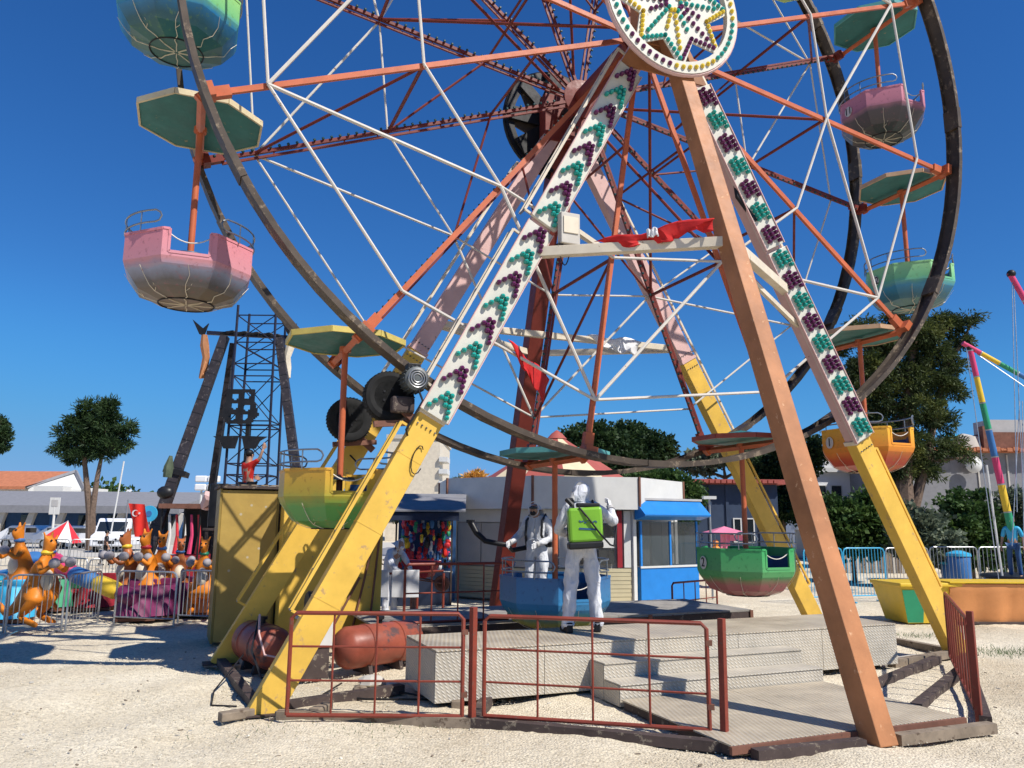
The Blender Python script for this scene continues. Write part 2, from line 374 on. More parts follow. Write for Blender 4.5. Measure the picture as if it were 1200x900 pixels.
def skin_mesh(name, J, E, root, sub=1):
    """continuous skinned body from joints {name: (co, rx[, ry])} and edges"""
    names = list(J); idx = {k: i for i, k in enumerate(names)}
    me = bpy.data.meshes.new('skeleton'); me.from_pydata([J[k][0] for k in names], [(idx[a], idx[b]) for a, b in E], [])
    o = bpy.data.objects.new('skeleton', me); COL.objects.link(o)
    o.modifiers.new('skin', 'SKIN'); sv = me.skin_vertices[0].data
    for k in names:
        j = J[k]; sv[idx[k]].radius = (j[1], j[2] if len(j) > 2 else j[1]); sv[idx[k]].use_root = (k == root)
    s_ = o.modifiers.new('sub', 'SUBSURF'); s_.levels = sub; s_.render_levels = sub
    dg = bpy.context.evaluated_depsgraph_get(); out = bpy.data.meshes.new_from_object(o.evaluated_get(dg)); out.name = name
    bpy.data.objects.remove(o); bpy.data.meshes.remove(me)
    out.polygons.foreach_set('use_smooth', [True] * len(out.polygons)); return out
def mesh_obj(name, me, mat, parent):
    me.materials.clear(); me.materials.append(M[mat] if isinstance(mat, str) else mat)
    o = bpy.data.objects.new(name, me); COL.objects.link(o); o.parent = parent; return o

# =================================================================== SETTING: ground
def build_ground():
    # fine sheet near the camera, coarse beyond, as one sheet
    xs = np.concatenate([[-1500, -600, -250, -120, -60, -35, -22], np.arange(-15, 15.01, .075), [22, 35, 60, 120, 250, 600, 1500]])
    ys = np.concatenate([[-300, -80, -20, -5, 0], np.arange(3, 20.01, .075), [23, 27, 33, 40, 55, 80, 130, 250, 600, 2500]])
    X, Y = np.meshgrid(xs, ys); Z = np.zeros_like(X)
    near = ((np.abs(X) < 14.5) & (Y > 3.2) & (Y < 19.5))
    h = np.zeros_like(X)
    for k in range(26):
        f = rng.uniform(.5, 7); a = rng.uniform(0, 2 * PI); ph = rng.uniform(0, 6.28); amp = .010 / (1 + f * .35)
        h += amp * np.sin(f * (np.cos(a) * X + np.sin(a) * Y) + ph)
    h += rng.normal(0, .0035, X.shape)
    Z = np.where(near, h - .012, -.012)
    nx, ny = len(xs), len(ys)
    me = bpy.data.meshes.new('gravel_ground')
    V = np.stack([X, Y, Z], -1).reshape(-1, 3)
    i = np.arange(nx - 1); j = np.arange(ny - 1); I, Jj = np.meshgrid(i, j); a = (Jj * nx + I).ravel()
    Fq = np.stack([a, a + 1, a + nx + 1, a + nx], -1)
    me.vertices.add(len(V)); me.vertices.foreach_set('co', V.ravel())
    me.loops.add(Fq.size); me.loops.foreach_set('vertex_index', Fq.ravel())
    me.polygons.add(len(Fq)); me.polygons.foreach_set('loop_start', np.arange(0, Fq.size, 4)); me.polygons.foreach_set('use_smooth', np.ones(len(Fq), bool))
    me.update(); me.validate(); me.materials.append(M['gravel'])
    o = bpy.data.objects.new('gravel_ground', me); COL.objects.link(o); o['kind'] = 'structure'
build_ground()
def build_stones():
    N = 34000
    r = 3.6 + 9.5 * rng.random(N) ** .9; th = rng.uniform(-.66, .66, N)
    x = r * np.sin(th); y = r * np.cos(th)
    sz = .004 + .008 * rng.random(N) ** 2.2; big = rng.random(N) < .004; sz[big] *= 2.2
    base = np.array([(1, 0, 0), (0, 1, 0), (-1, 0, 0), (0, -1, 0), (0, 0, .75), (0, 0, -.75)], float)
    V = base[None] * rng.uniform(.6, 1.2, (N, 6, 1)) * sz[:, None, None]
    ca = rng.uniform(0, 6.28, N); c_, s_ = np.cos(ca), np.sin(ca)
    V = np.stack([V[..., 0] * c_[:, None] - V[..., 1] * s_[:, None] + x[:, None], V[..., 0] * s_[:, None] + V[..., 1] * c_[:, None] + y[:, None], V[..., 2] + (sz * .2 - .006)[:, None]], -1).reshape(-1, 3)
    tri = np.array([(0, 1, 4), (1, 2, 4), (2, 3, 4), (3, 0, 4), (1, 0, 5), (2, 1, 5), (3, 2, 5), (0, 3, 5)])
    T = (tri[None] + (np.arange(N) * 6)[:, None, None]).reshape(-1, 3)
    me = bpy.data.meshes.new('loose_gravel'); me.vertices.add(len(V)); me.vertices.foreach_set('co', V.ravel())
    me.loops.add(T.size); me.loops.foreach_set('vertex_index', T.ravel()); me.polygons.add(len(T)); me.polygons.foreach_set('loop_start', np.arange(0, T.size, 3))
    me.update(); me.validate(); me.materials.append(M['stones'])
    o = bpy.data.objects.new('loose_gravel', me); COL.objects.link(o); o['kind'] = 'stuff'
    o['label'] = 'loose pale limestone gravel strewn over the foreground'; o['category'] = 'gravel'
build_stones()
for nm, (x0, x1, y0, y1, z), mt in (('parking_lane', (-70, -6, 41, 70, -.004), 'concrete'), ('asphalt_road', (-9, 70, 44, 58, -.003), 'greywall')):
    o = MB().add([(x0, y0, z), (x1, y0, z), (x1, y1, z), (x0, y1, z)], [(0, 1, 2, 3)]).build(nm, mt); o['kind'] = 'structure'

# =================================================================== BIG WHEEL: support frame
HALF, DB, HALFB = 5.12, 3.16, 5.38
frame = thing('wheel_support_frame', 'tall A-shaped yellow and pink steel frame carrying the big wheel, legs lined with coloured bulbs', 'frame', RF(0, 0, 0), ROT)
def legpt(sgn, z, half=HALF, dep=0): return Vector((sgn * half * (1 - z / 9.45), dep, z))
def chevron_bulbs(base, along, across, n0, length, first, block=False):
    """bulb caps in inverted-V rows on a panel; returns a bulb mesh builder"""
    mb = MB(); N = int(length / .345)
    for k in range(N):
        mb.mat((k + first) % 2)
        o = base + along * (.17 + k * length / N)
        R_ = (.034, 8, 4, (1, 1.5, 1))
        if block:
            for c3 in range(3):
                for j in range(4): mb.ball(o + across * (-.105 + c3 * .10 + .006 * j) + along * ((.13, .15, .09)[c3] - j * .066) + n0 * .03, *R_)
        else:
            for j in range(4): mb.ball(o + across * (-.13 + j * .043) + along * (-.09 + j * .078) + n0 * .03, *R_)
            for j in range(5): mb.ball(o + across * (.062 + j * .018) + along * (.145 - j * .066) + n0 * .03, *R_)
            for j in range(2): mb.ball(o + across * (.012 + j * .03) + along * (.07 - j * .065) + n0 * .03, *R_)
    return mb
def make_leg(sgn, half, dep, split, panel, face):
    w_, t_ = .32, .19
    p0, pm, p1 = legpt(sgn, -.03, half, dep), legpt(sgn, split, half, dep), legpt(sgn, 9.0, half, dep)
    low = MB().beam(p0, pm, w_, t_).build('leg', 'yellow', frame, bevel=.008)
    seam = MB(); d_ = (p1 - p0).normalized()
    # thin edge angles and weld seams give the leg its box-girder look
    for q in (.35, 1.1, 1.9, 2.7):
        a = legpt(sgn, q, half, dep); seam.beam(a, a + d_ * .012, w_ + .006, t_ + .006)
    seam.build('weld_band', 'yellow', low, kind='stuff')
    fp = MB().beam(p0 + Vector((0, 0, .035)), p0 + Vector((0, 0, .05)), w_ + .16, t_ + .12).build('foot_plate', 'darkbeam', low)
    bo = MB()
    for q in range(9):
        for yy in (-1, 1):
            for e in (-1, 1):
                c_ = legpt(sgn, split + (-.14 if q % 2 else .10), half, dep) + d_.cross(Vector((0, 1, 0))) * (-.12 + .06 * (q // 2)) * e + Vector((0, yy * (t_ / 2 + .012), 0)); bo.ball(c_, .013, 6, 3)
    bo.build('bolt_heads', 'thinsteel', low, kind='stuff')
    up = MB().beam(pm, p1, w_ - .02, t_ - .01).build('upper_leg', 'pink', frame, bevel=.008)
    MB().beam(pm - d_ * .03, pm + d_ * .03, w_ + .03, t_ + .03).build('joint_plate', 'cream' if panel else 'pink', low)
    if panel:
        across = Vector((0, 1, 0)).cross(d_); 
        if across.x < 0: across = -across
        n0 = Vector((0, -1, 0))
        zt = 8.35; breaks = [(split, 5.75), (5.82, zt)] if sgn < 0 else [(split, 6.0), (6.05, zt)]
        first = 0
        for z0, z1 in breaks:
            a, b = legpt(sgn, z0, half, dep), legpt(sgn, z1, half, dep)
            pa = MB().beam(a + n0 * (t_ / 2 + .035), b + n0 * (t_ / 2 + .035), w_ + .06, .06).build('light_panel', 'panelwhite', frame, bevel=.006)
            L_ = (b - a).length
            chevron_bulbs(a + n0 * (t_ / 2 + .065), d_, across, n0, L_, first, sgn > 0).build('bulb_chevrons', ['bulb_teal', 'bulb_purple'], pa, smooth=True, kind='stuff')
            first += int(L_ / .345)
            MB().beam(a + n0 * .15 + across * (w_ / 2 + .035), b + n0 * .15 + across * (w_ / 2 + .035), .012, .05).beam(a + n0 * .15 - across * (w_ / 2 + .035), b + n0 * .15 - across * (w_ / 2 + .035), .012, .05).build('panel_edge', 'pink', pa)
    # ladder rail on the outer side of the leg
    out = -d_.cross(Vector((0, 1, 0))); 
    if out.z < 0: out = -out
    out = Vector((out.x, 0, out.z))
    lad = MB()
    zs = [(.9, 3.0), (3.5, 5.6), (5.9, 8.6)] if face else [(.7, 3.1), (3.5, 8.2)]
    rails = None
    for z0, z1 in zs:
        a, b = legpt(sgn, z0, half, dep) + out * (w_ / 2 + .12), legpt(sgn, z1, half, dep) + out * (w_ / 2 + .12)
        col = 'yellow' if z1 < 4.2 else 'cream'
        r_ = MB().beam(a, b, .035, .035).beam(a + Vector((0, .16, 0)), b + Vector((0, .16, 0)), .035, .035).build('ladder_rail', col, frame)
        n_ = int((b - a).length / .42)
        for k in range(n_ + 1):
            p = a.lerp(b, k / n_)
            rg = MB().beam(p, p + Vector((0, .16, 0)), .022, .022, side=(1, 0, 0)).build('rung', 'thinsteel', r_)
        for q in (0, 1):
            p = a.lerp(b, q); MB().beam(p, p - out * .13, .03, .03).build('rail_bracket', col, r_)
make_leg(-1, HALF, 0, 3.2, True, True)
make_leg(1, HALF, 0, 3.25, True, True)
make_leg(-1, HALFB, DB, 4.7, False, False)
make_leg(1, HALFB, DB, 5.0, False, False)
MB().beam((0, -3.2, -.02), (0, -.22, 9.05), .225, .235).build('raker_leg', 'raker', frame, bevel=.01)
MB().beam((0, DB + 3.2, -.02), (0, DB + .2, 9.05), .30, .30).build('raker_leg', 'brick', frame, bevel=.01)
# weathered pink patch on the far raker and ties between the legs at mid height
zb = 5.42
rk = lambda z, back=False: Vector((0, (DB + .2 + 3.0 * (1 - z / 9.05)) if back else (-.22 - 2.98 * (1 - z / 9.05)), z))
for a, b in ((legpt(-1, zb), rk(zb)), (rk(zb), legpt(1, zb))):
    MB().beam(a, b, .12, .13, side=(0, 0, 1)).build('cross_beam', 'cream', frame, bevel=.006)
zc = 5.2
MB().beam(legpt(-1, zc, HALFB, DB), legpt(1, zc, HALFB, DB), .09, .11, side=(0, 0, 1)).build('cross_beam', 'cream', frame, bevel=.006)
for a, b in ((legpt(-1, zc, HALFB, DB), rk(zc, True)), (rk(zc, True), legpt(1, zc, HALFB, DB))):
    MB().beam(a, b, .09, .11, side=(0, 0, 1)).build('cross_beam', 'cream', frame)
MB().beam(legpt(-1, 5.95) + Vector((.1, 0, .1)), (-1.0, -.05, 5.62), .06, .06).build('corner_brace', 'cream', frame)
MB().beam(legpt(1, 4.9) - Vector((.1, 0, 0)), rk(5.3) + Vector((.9, .8, 0)), .06, .06).build('corner_brace', 'cream', frame)
# apex boxes, axle bearing
MB().box(-.42, .42, -.14, .12, 8.85, 9.75).build('apex_box', 'raker', frame, bevel=.01)
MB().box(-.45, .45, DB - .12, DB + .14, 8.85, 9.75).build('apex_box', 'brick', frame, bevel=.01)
MB().prism([(-.75, 8.42), (.75, 8.42), (.42, 9.0), (-.42, 9.0)], -.115, -.09).build('gusset_plate', 'raker', frame)
MB().lathe([(.13, -.2), (.13, DB + .3)], 16, (0, 0, HUBZ), 'y').build('axle', 'black', frame, smooth=True)

def star_sign(y, sgn, full):
    """round bulb-lit sign: ring, two crossed stars, rings of coloured bulb caps"""
    zc_ = 9.13 if full else 9.4; Rr = 1.07; X0 = -.24 if full else 0
    t0, t1 = (y, y - .09) if sgn < 0 else (y, y + .09)
    ring = MB(); n = 48
    vs = []; 
    for r_ in (Rr - .17, Rr):
        for t in (t0, t1):
            vs += [(r_ * math.cos(2 * PI * k / n), t, zc_ + r_ * math.sin(2 * PI * k / n)) for k in range(n)]
    fs = []
    for k in range(n):
        k2 = (k + 1) % n
        fs += [(k, k2, n + k2, n + k), (2 * n + k, 3 * n + k, 3 * n + k2, 2 * n + k2), (n + k, n + k2, 3 * n + k2, 3 * n + k), (k, 2 * n + k, 2 * n + k2, k2)]
    ring.add(vs, fs)
    sign = ring.build('star_sign', 'panelwhite' if full else 'black', frame)
    hoop = MB().tube([(Rr * 1.005 * math.cos(2 * PI * k / n), (t0 + t1) / 2, zc_ + Rr * 1.005 * math.sin(2 * PI * k / n)) for k in range(n)], .035, 6, closed=True)
    hoop.build('sign_rim', 'pink' if full else 'black', sign); sign.location.x = X0
    npt = 8; poly = []
    for k in range(2 * npt):
        r_ = (Rr - .06) if k % 2 == 0 else .62; a = PI / 2 + PI * k / npt + .12
        poly.append((r_ * math.cos(a), zc_ + r_ * math.sin(a)))
    yy0, yy1 = (t1 + .03, t1 + .055) if sgn < 0 else (t1 - .055, t1 - .03)
    st = MB(); st.v = []; 
    cen0, cen1 = (0, yy0, zc_), (0, yy1, zc_)
    V = [cen0, cen1] + [(p[0], yy0, p[1]) for p in poly] + [(p[0], yy1, p[1]) for p in poly]; L2 = len(poly)
    Fs = []
    for k in range(L2):
        k2 = (k + 1) % L2; Fs += [(0, 2 + k2, 2 + k), (1, 2 + L2 + k, 2 + L2 + k2), (2 + k, 2 + k2, 2 + L2 + k2, 2 + L2 + k)]
    st.add(V, Fs); st.build('star', 'panelwhite' if full else 'rim', sign)
    if not full: return
    mb = MB(); fy = min(t0, t1) - .012
    m_ = 56
    for k in range(m_):
        a = 2 * PI * k / m_; mb.mat([0, 0, 0, 0, 0, 0, 0, 1, 1, 1, 1, 1, 1, 1, 2, 2, 2, 2, 2, 2, 2][(k // 1) % 21] if True else 0)
        mb.ball(((Rr - .085) * math.cos(a), fy, zc_ + (Rr - .085) * math.sin(a)), .034, 7, 4)
    sy = yy0 - .014
    for k in range(npt):
        a = PI / 2 + 2 * PI * k / npt + .12; dx, dz = math.cos(a), math.sin(a)
        for sgn2 in (-1, 1):
            aa = a + sgn2 * PI / npt; ex, ez = .62 * math.cos(aa), .62 * math.sin(aa); tx, tz = (Rr - .12) * dx, (Rr - .12) * dz
            mb.mat((k + (sgn2 > 0)) % 3)
            for j in range(6):
                f = j / 6; mb.ball((ex + (tx - ex) * f - .08 * ex, sy, zc_ + ez + (tz - ez) * f - .08 * ez), .034, 7, 4)
        mb.mat((k * 2 + 1) % 3)
        for j in range(7): mb.ball((dx * (.12 + j * .095), sy, zc_ + dz * (.12 + j * .095)), .034, 7, 4)
        mb.mat(k % 3)
        for j in range(4): mb.ball((math.cos(a + PI / 8) * (.14 + j * .095), sy, zc_ + math.sin(a + PI / 8) * (.14 + j * .095)), .034, 7, 4)
    mb.build('sign_bulbs', ['bulb_yellow', 'bulb_teal', 'bulb_purple'], sign, smooth=True, kind='stuff')
    for k in range(8):
        a = 2 * PI * k / 8; 
        if k in (1, 5): MB().beam((.1 * math.cos(a), t0 + .03, zc_ + .1 * math.sin(a)), ((Rr - .1) * math.cos(a), t0 + .03, zc_ + (Rr - .1) * math.sin(a)), .03, .03).build('sign_strut', 'pink', sign)
star_sign(-.66, -1, True)
for x in (-.45, .45): MB().beam((x, -.58, 9.3), (x, -.14, 9.3), .07, .07).build('sign_bracket', 'raker', frame)
star_sign(DB + .30, 1, False)
# back side of the far sign: dark cabinets round the bearing
bk = MB()
for k in range(9):
    a = k * 2 * PI / 9 + .3; r0, r1 = .35, 1.0
    bk.beam((r0 * math.cos(a), DB + .26, 9.4 + r0 * math.sin(a)), (r1 * math.cos(a), DB + .26, 9.4 + r1 * math.sin(a)), .20 + .06 * (k % 3), .05)
bk.build('sign_backing', 'black', frame)
# floodlight on the front tie beam, cables
fl = MB().box(-1.80, -1.53, -.34, -.22, 5.52, 5.94).build('floodlight', 'concrete', frame, bevel=.01)
MB().box(-1.77, -1.56, -.355, -.342, 5.66, 5.88).build('lens', 'cream', fl)
MB().box(-1.83, -1.75, -.30, -.22, 5.44, 5.52).build('bracket', 'black', fl)
MB().tube(catenary((-1.8, -.25, 5.5), (-1.65, -.3, 5.48), .25), .008, 5).build('cable', 'blackplastic', fl)
cab = MB(); cab.tube([legpt(1, 7.0) + Vector((-.14, -.12, 0)), legpt(1, 6.75) + Vector((-.25, -.12, 0)), legpt(1, 6.4) + Vector((-.14, -.14, 0))], .04, 6)
cab.build('cable_coil', 'blackplastic', frame)
MB().tube([legpt(-1, 2.9) + Vector((-.02 + .07 * math.cos(q * .55) , -.115, -.16 + .13 * math.sin(q * .55 + .5) - .012 * q)) for q in range(11)], .007, 5).build('loose_wire', 'blackplastic', frame, smooth=True)

# =================================================================== BIG WHEEL: turning part
wheel = thing('big_wheel', 'great turning wheel of orange spokes and white braces inside two dark rims', 'ferris wheel', RF(0, 0, HUBZ), ROT)
PH0 = math.radians(21.1175)
FD, BD = .52, 2.46
def wp(r, a, d): return Vector((r * math.cos(a), d, r * math.sin(a)))
def rim_piece(yc, wdt=.27):
    mb = MB(); n = 8; vs = []; a0, a1 = 0, PI / 6
    prof = [(RW - .04, -wdt / 2), (RW + .035, -wdt / 2), (RW + .035, wdt / 2), (RW - .04, wdt / 2), (RW - .04, wdt / 2 - .015), (RW + .018, wdt / 2 - .015), (RW + .018, -wdt / 2 + .015), (RW - .04, -wdt / 2 + .015)]
    m_ = len(prof)
    for i in range(n + 1):
        a = a0 + (a1 - a0) * i / n
        for r_, y_ in prof: vs.append((r_ * math.cos(a), y_, r_ * math.sin(a)))
    fs = []
    for i in range(n):
        for k in range(m_):
            fs.append((i * m_ + k, i * m_ + (k + 1) % m_, (i + 1) * m_ + (k + 1) % m_, (i + 1) * m_ + k))
    fs += [tuple(range(m_ - 1, -1, -1)), tuple(n * m_ + k for k in range(m_))]
    mb.add(vs, fs)
    # splice plate at the start
    for k in range(1):
        a = .0
        p0, p1 = wp(RW + .0, a - .03, 0), wp(RW + .0, a + .03, 0)
        mb.beam(p0, p1, .085, wdt + .02, side=(0, 1, 0))
    return mb
seg0 = None
for yc in (.34, 2.64):
    for k in range(12):
        if seg0 is None:
            seg0 = rim_piece(0).build('rim_segment', 'rim', wheel); o = seg0
            o.location = (0, yc, 0); o.rotation_euler = (0, -(PH0 + k * PI / 6 + .15), 0)
        else: share(seg0, 'rim_segment', wheel, (0, yc, 0), (0, -(PH0 + k * PI / 6 + .15), 0))
def spoke_mb(w_, t_):
    mb = MB().beam((.35, 0, 0), (RW - .12, 0, 0), w_, t_)
    mb.beam((RW - .34, 0, 0), (RW - .1, 0, 0), w_ + .06, t_ + .05).box(RW - .14, RW - .04, -.16, .05, -.09, .09)
    return mb
sp_f = spoke_mb(.072, .05).build('spoke', 'orange', wheel, bevel=.004)
sp_b = spoke_mb(.05, .05).beam((.35, .02, .07), (RW - .3, .02, .07), .035, .035)
for k in range(11): sp_b.beam((.6 + k * .55, .01, 0), (.6 + k * .55 + .02, .01, .07), .02, .02)
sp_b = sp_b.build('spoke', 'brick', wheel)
bstr = MB()
for k in range(44): bstr.ball((.6 + k * .135, -.045, -.035), .026, 6, 3)
bstr = bstr.build('spoke_bulbs', 'bulb_dark', sp_b, kind='stuff')
for k in range(12):
    a = PH0 + k * PI / 6
    if k == 0: sp_f.location = (0, FD, 0); sp_f.rotation_euler = (0, -a, 0); sp_b.location = (0, BD, 0); sp_b.rotation_euler = (0, -a, 0)
    else:
        share(sp_f, 'spoke', wheel, (0, FD, 0), (0, -a, 0)); b_ = share(sp_b, 'spoke', wheel, (0, BD, 0), (0, -a, 0))
        share(bstr, 'spoke_bulbs', b_).__setitem__('kind', 'stuff')
RM, RO = .56 * RW, .88 * RW
def rod(a, b, r=.022, mt='whiterod', nm='brace_rod'): return MB().tube([a, b], r, 7).build(nm, mt, wheel, smooth=True)
for dd, rr, mt in ((FD - .06, .026, 'whiterod'), (BD + .06, .02, 'whiterod')):
    for k in range(12):
        a, b = PH0 + k * PI / 6, PH0 + (k + 1) * PI / 6
        rod(wp(RO, a, dd), wp(RO, b, dd), rr * .85, mt)
        rod(wp(RM, a, dd), wp(RM, b, dd), rr * .85, mt)
        if k % 2 == 0: rod(wp(RO, a, dd), wp(RM, b, dd), rr, mt)
        else: rod(wp(RM, a, dd), wp(RO, b, dd), rr, mt)
for k in range(12):
    a = PH0 + k * PI / 6
    rod(wp(RM, a, FD), wp(RM, a, BD), .028, 'brick', 'cross_tie')
    rod(wp(RM * .5, a, FD), wp(RM * .5, a, BD), .022, 'brick', 'cross_tie')
    if k % 2: rod(wp(RM, a, FD), wp(.45, a, BD), .026, 'brick', 'diagonal_tie'); rod(wp(RM, a, BD), wp(.45, a, FD), .026, 'brick', 'diagonal_tie')
    else: rod(wp(RO, a, BD), wp(RM, a, FD), .022, 'brick', 'diagonal_tie')
    rod(wp(RM * .5, a, BD), wp(RM, a + PI / 6, BD), .02, 'brick', 'diagonal_tie')
for dd in (FD, BD):
    MB().lathe([(.2, -.05), (.36, -.03), (.36, .03), (.2, .05)], 24, (0, dd, 0), 'y').build('hub_plate', 'brick', wheel)
MB().lathe([(.17, FD), (.17, BD)], 16, (0, 0, 0), 'y').build('hub_drum', 'brick', wheel, smooth=True)

# =================================================================== drive units: motor and road tyre pressing on each rim
def tyre_mb(R0, w_):
    p = [(R0 * .62, -w_ * .40), (R0 * .80, -w_ * .5), (R0 * .95, -w_ * .42), (R0, -w_ * .22), (R0, w_ * .22), (R0 * .95, w_ * .42), (R0 * .80, w_ * .5), (R0 * .62, w_ * .40), (R0 * .62, -w_ * .4)]
    return MB().lathe(p, 32, axis='y')
M['motorgrey'] = paint('motor_grey', (.10, .11, .11), .3, (.2, .18, .15), .2, .5, .2)
def drive(loc, label, motor_front, Rt=.31):
    t = thing('drive_unit', label, 'drive motor', loc, ROT, 'tyre drives pressing on the wheel rims')
    ty = tyre_mb(Rt, .2).build('tyre', 'rubber', t, smooth=True)
    tr_ = MB()
    for k in range(40):
        a = 2 * PI * k / 40
        for y in (-.055, .0, .055): tr_.beam((Rt * 1.0 * math.cos(a), y - .02, Rt * math.sin(a)), (Rt * math.cos(a + .05), y + .02, Rt * math.sin(a + .05)), .012, .004, side=(math.cos(a), 0, math.sin(a)))
    tr_.build('tread', 'rubber', ty, kind='stuff')
    r_ = MB().lathe([(.05, -.07), (Rt * .35, -.06), (Rt * .5, -.02), (Rt * .63, -.08), (Rt * .64, .08), (.05, .03)], 24, axis='y').build('rim', 'thinsteel', t, smooth=True)
    for k in range(5):
        a = 2 * PI * k / 5; MB().lathe([(.015, -.09), (.015, -.05)], 6, (.09 * math.cos(a), 0, .09 * math.sin(a)), 'y').build('wheel_nut', 'black', r_)
        MB().lathe([(.035, -.066), (.035, -.05)], 8, (.15 * math.cos(a + .6), 0, .15 * math.sin(a + .6)), 'y').build('rim_hole', 'black', r_)
    y0 = -.62 if motor_front else .62
    sg = -1 if motor_front else 1
    dx, dz = (.24, .18) if motor_front else (.18, -.1)
    mo = MB().lathe([(.10, sg * .12), (.145, sg * .14), (.145, sg * .40), (.11, sg * .42), (.03, sg * .43)] if sg > 0 else [(.03, -.43), (.11, -.42), (.145, -.40), (.145, -.14), (.10, -.12)], 24, (dx, 0, dz), 'y').build('motor', 'motorgrey', t, smooth=True)
    for rr_ in (.05, .08, .11): MB().tube([(dx + rr_ * math.cos(q * PI / 10), sg * .435, dz + rr_ * math.sin(q * PI / 10)) for q in range(20)], .006, 5, closed=True).build('fan_guard_ring', 'steel', mo, smooth=True)
    fin = MB()
    for k in range(20):
        a = 2 * PI * k / 20; c_ = Vector((dx + .15 * math.cos(a), 0, dz + .15 * math.sin(a))); fin.beam(c_ + Vector((0, sg * .15, 0)), c_ + Vector((0, sg * .38, 0)), .008, .03, side=(math.cos(a), 0, math.sin(a)))
    fin.build('cooling_fins', 'motorgrey', mo, kind='stuff')
    MB().box(dx - .08, dx + .08, sg * .2 - .07, sg * .2 + .07, dz + .13, dz + .21).build('terminal_box', 'black', mo, bevel=.008)
    MB().box(-.02, .26, min(sg * .15, sg * .28), max(sg * .15, sg * .28), -.22, -.02).build('gearbox', 'darkbeam', t, bevel=.03)
    MB().beam((.05, sg * .2, -.1), (.42, sg * .2, -.42), .09, .07).beam((-.2, sg * .14, -.36), (.45, sg * .14, -.30), .07, .07).build('mounting_arm', 'rust', t)
    MB().tube([(dx, sg * .3, dz), (dx + .05, sg * .5, -.1), (.1, sg * .5, -.45), (.2, sg * .3, -.6)], .014, 6).build('cable', 'blackplastic', t)
    return t
_a = math.radians(180 + 46)
drive(RF(-3.82, .34, 3.47), 'electric motor and black tyre clamped on the front left leg, driving the front rim', True)
drive(RF(-3.86, 2.62, 3.45), 'rear drive tyre pressing on the back rim, behind the orange gondola pole', False, .33)

# =================================================================== gondolas
AP = .735; RC = AP / math.cos(PI / 8)
def octa(r, z, ph=PI / 8): return [Vector((r * math.cos(ph + k * PI / 4), r * math.sin(ph + k * PI / 4), z)) for k in range(8)]
TZ0, TZT = -2.36, -1.64
def tub_mesh(mat):
    t = .022; levels = [(.34, TZ0), (.60, TZ0 + .09), (RC * .96, TZ0 + .31), (RC, TZ0 + .39), (RC * 1.0, TZT)]
    mb = MB()
    def shell(off, flip):
        rings = [octa(max(r - off, .05), z + (off if i == 0 else 0)) for i, (r, z) in enumerate(levels)]
        zl = TZ0 + .44                                   # low sill height at the two openings
        for i in range(len(levels) - 1):
            for k in range(8):
                k2 = (k + 1) % 8; a, b, c, d = rings[i][k], rings[i][k2], rings[i + 1][k2], rings[i + 1][k]
                if i == len(levels) - 2 and k in (1, 5):  # faces square to +y and -y
                    f = (zl - a.z) / (d.z - a.z); c2, d2 = b.lerp(c, f), a.lerp(d, f)
                    vs = [a, b, c2, d2]; fs = [(0, 1, 2, 3)]
                    mb.add(vs, [tuple(reversed(x)) for x in fs] if flip else fs)
                    for p, q, e in ((d2, d, 1), (c2, c, -1)):   # jamb strips
                        o = (b - a).normalized() * .075 * e; vs = [p, p + o, q + o, q]; fs = [(0, 1, 2, 3)] if e > 0 else [(3, 2, 1, 0)]
                        mb.add(vs, [tuple(reversed(x)) for x in fs] if flip else fs)
                else:
                    mb.add([a, b, c, d], [(3, 2, 1, 0)] if flip else [(0, 1, 2, 3)])
        mb.add(rings[0], [tuple(range(8))] if flip else [tuple(range(7, -1, -1))])
        return rings
    ro = shell(0, False); ri = shell(t, True)
    # rolled lip round the rim, sills and jambs
    top = octa(RC - t / 2, TZT)
    for k in range(8):
        k2 = (k + 1) % 8
        if k in (1, 5):
            zl = TZ0 + .44; d_ = (top[k2] - top[k]).normalized() * .075
            A, B = top[k] + d_, top[k2] - d_
            mb.beam(top[k], A, .035, .03, side=(0, 0, 1)); mb.beam(B, top[k2], .035, .03, side=(0, 0, 1))
            mb.beam(A, Vector((A.x, A.y, zl)), .03, .035); mb.beam(B, Vector((B.x, B.y, zl)), .03, .035)
            mb.beam(Vector((A.x, A.y, zl)), Vector((B.x, B.y, zl)), .035, .035, side=(0, 0, 1))
        else: mb.beam(top[k], top[k2], .035, .03, side=(0, 0, 1))
    return mb
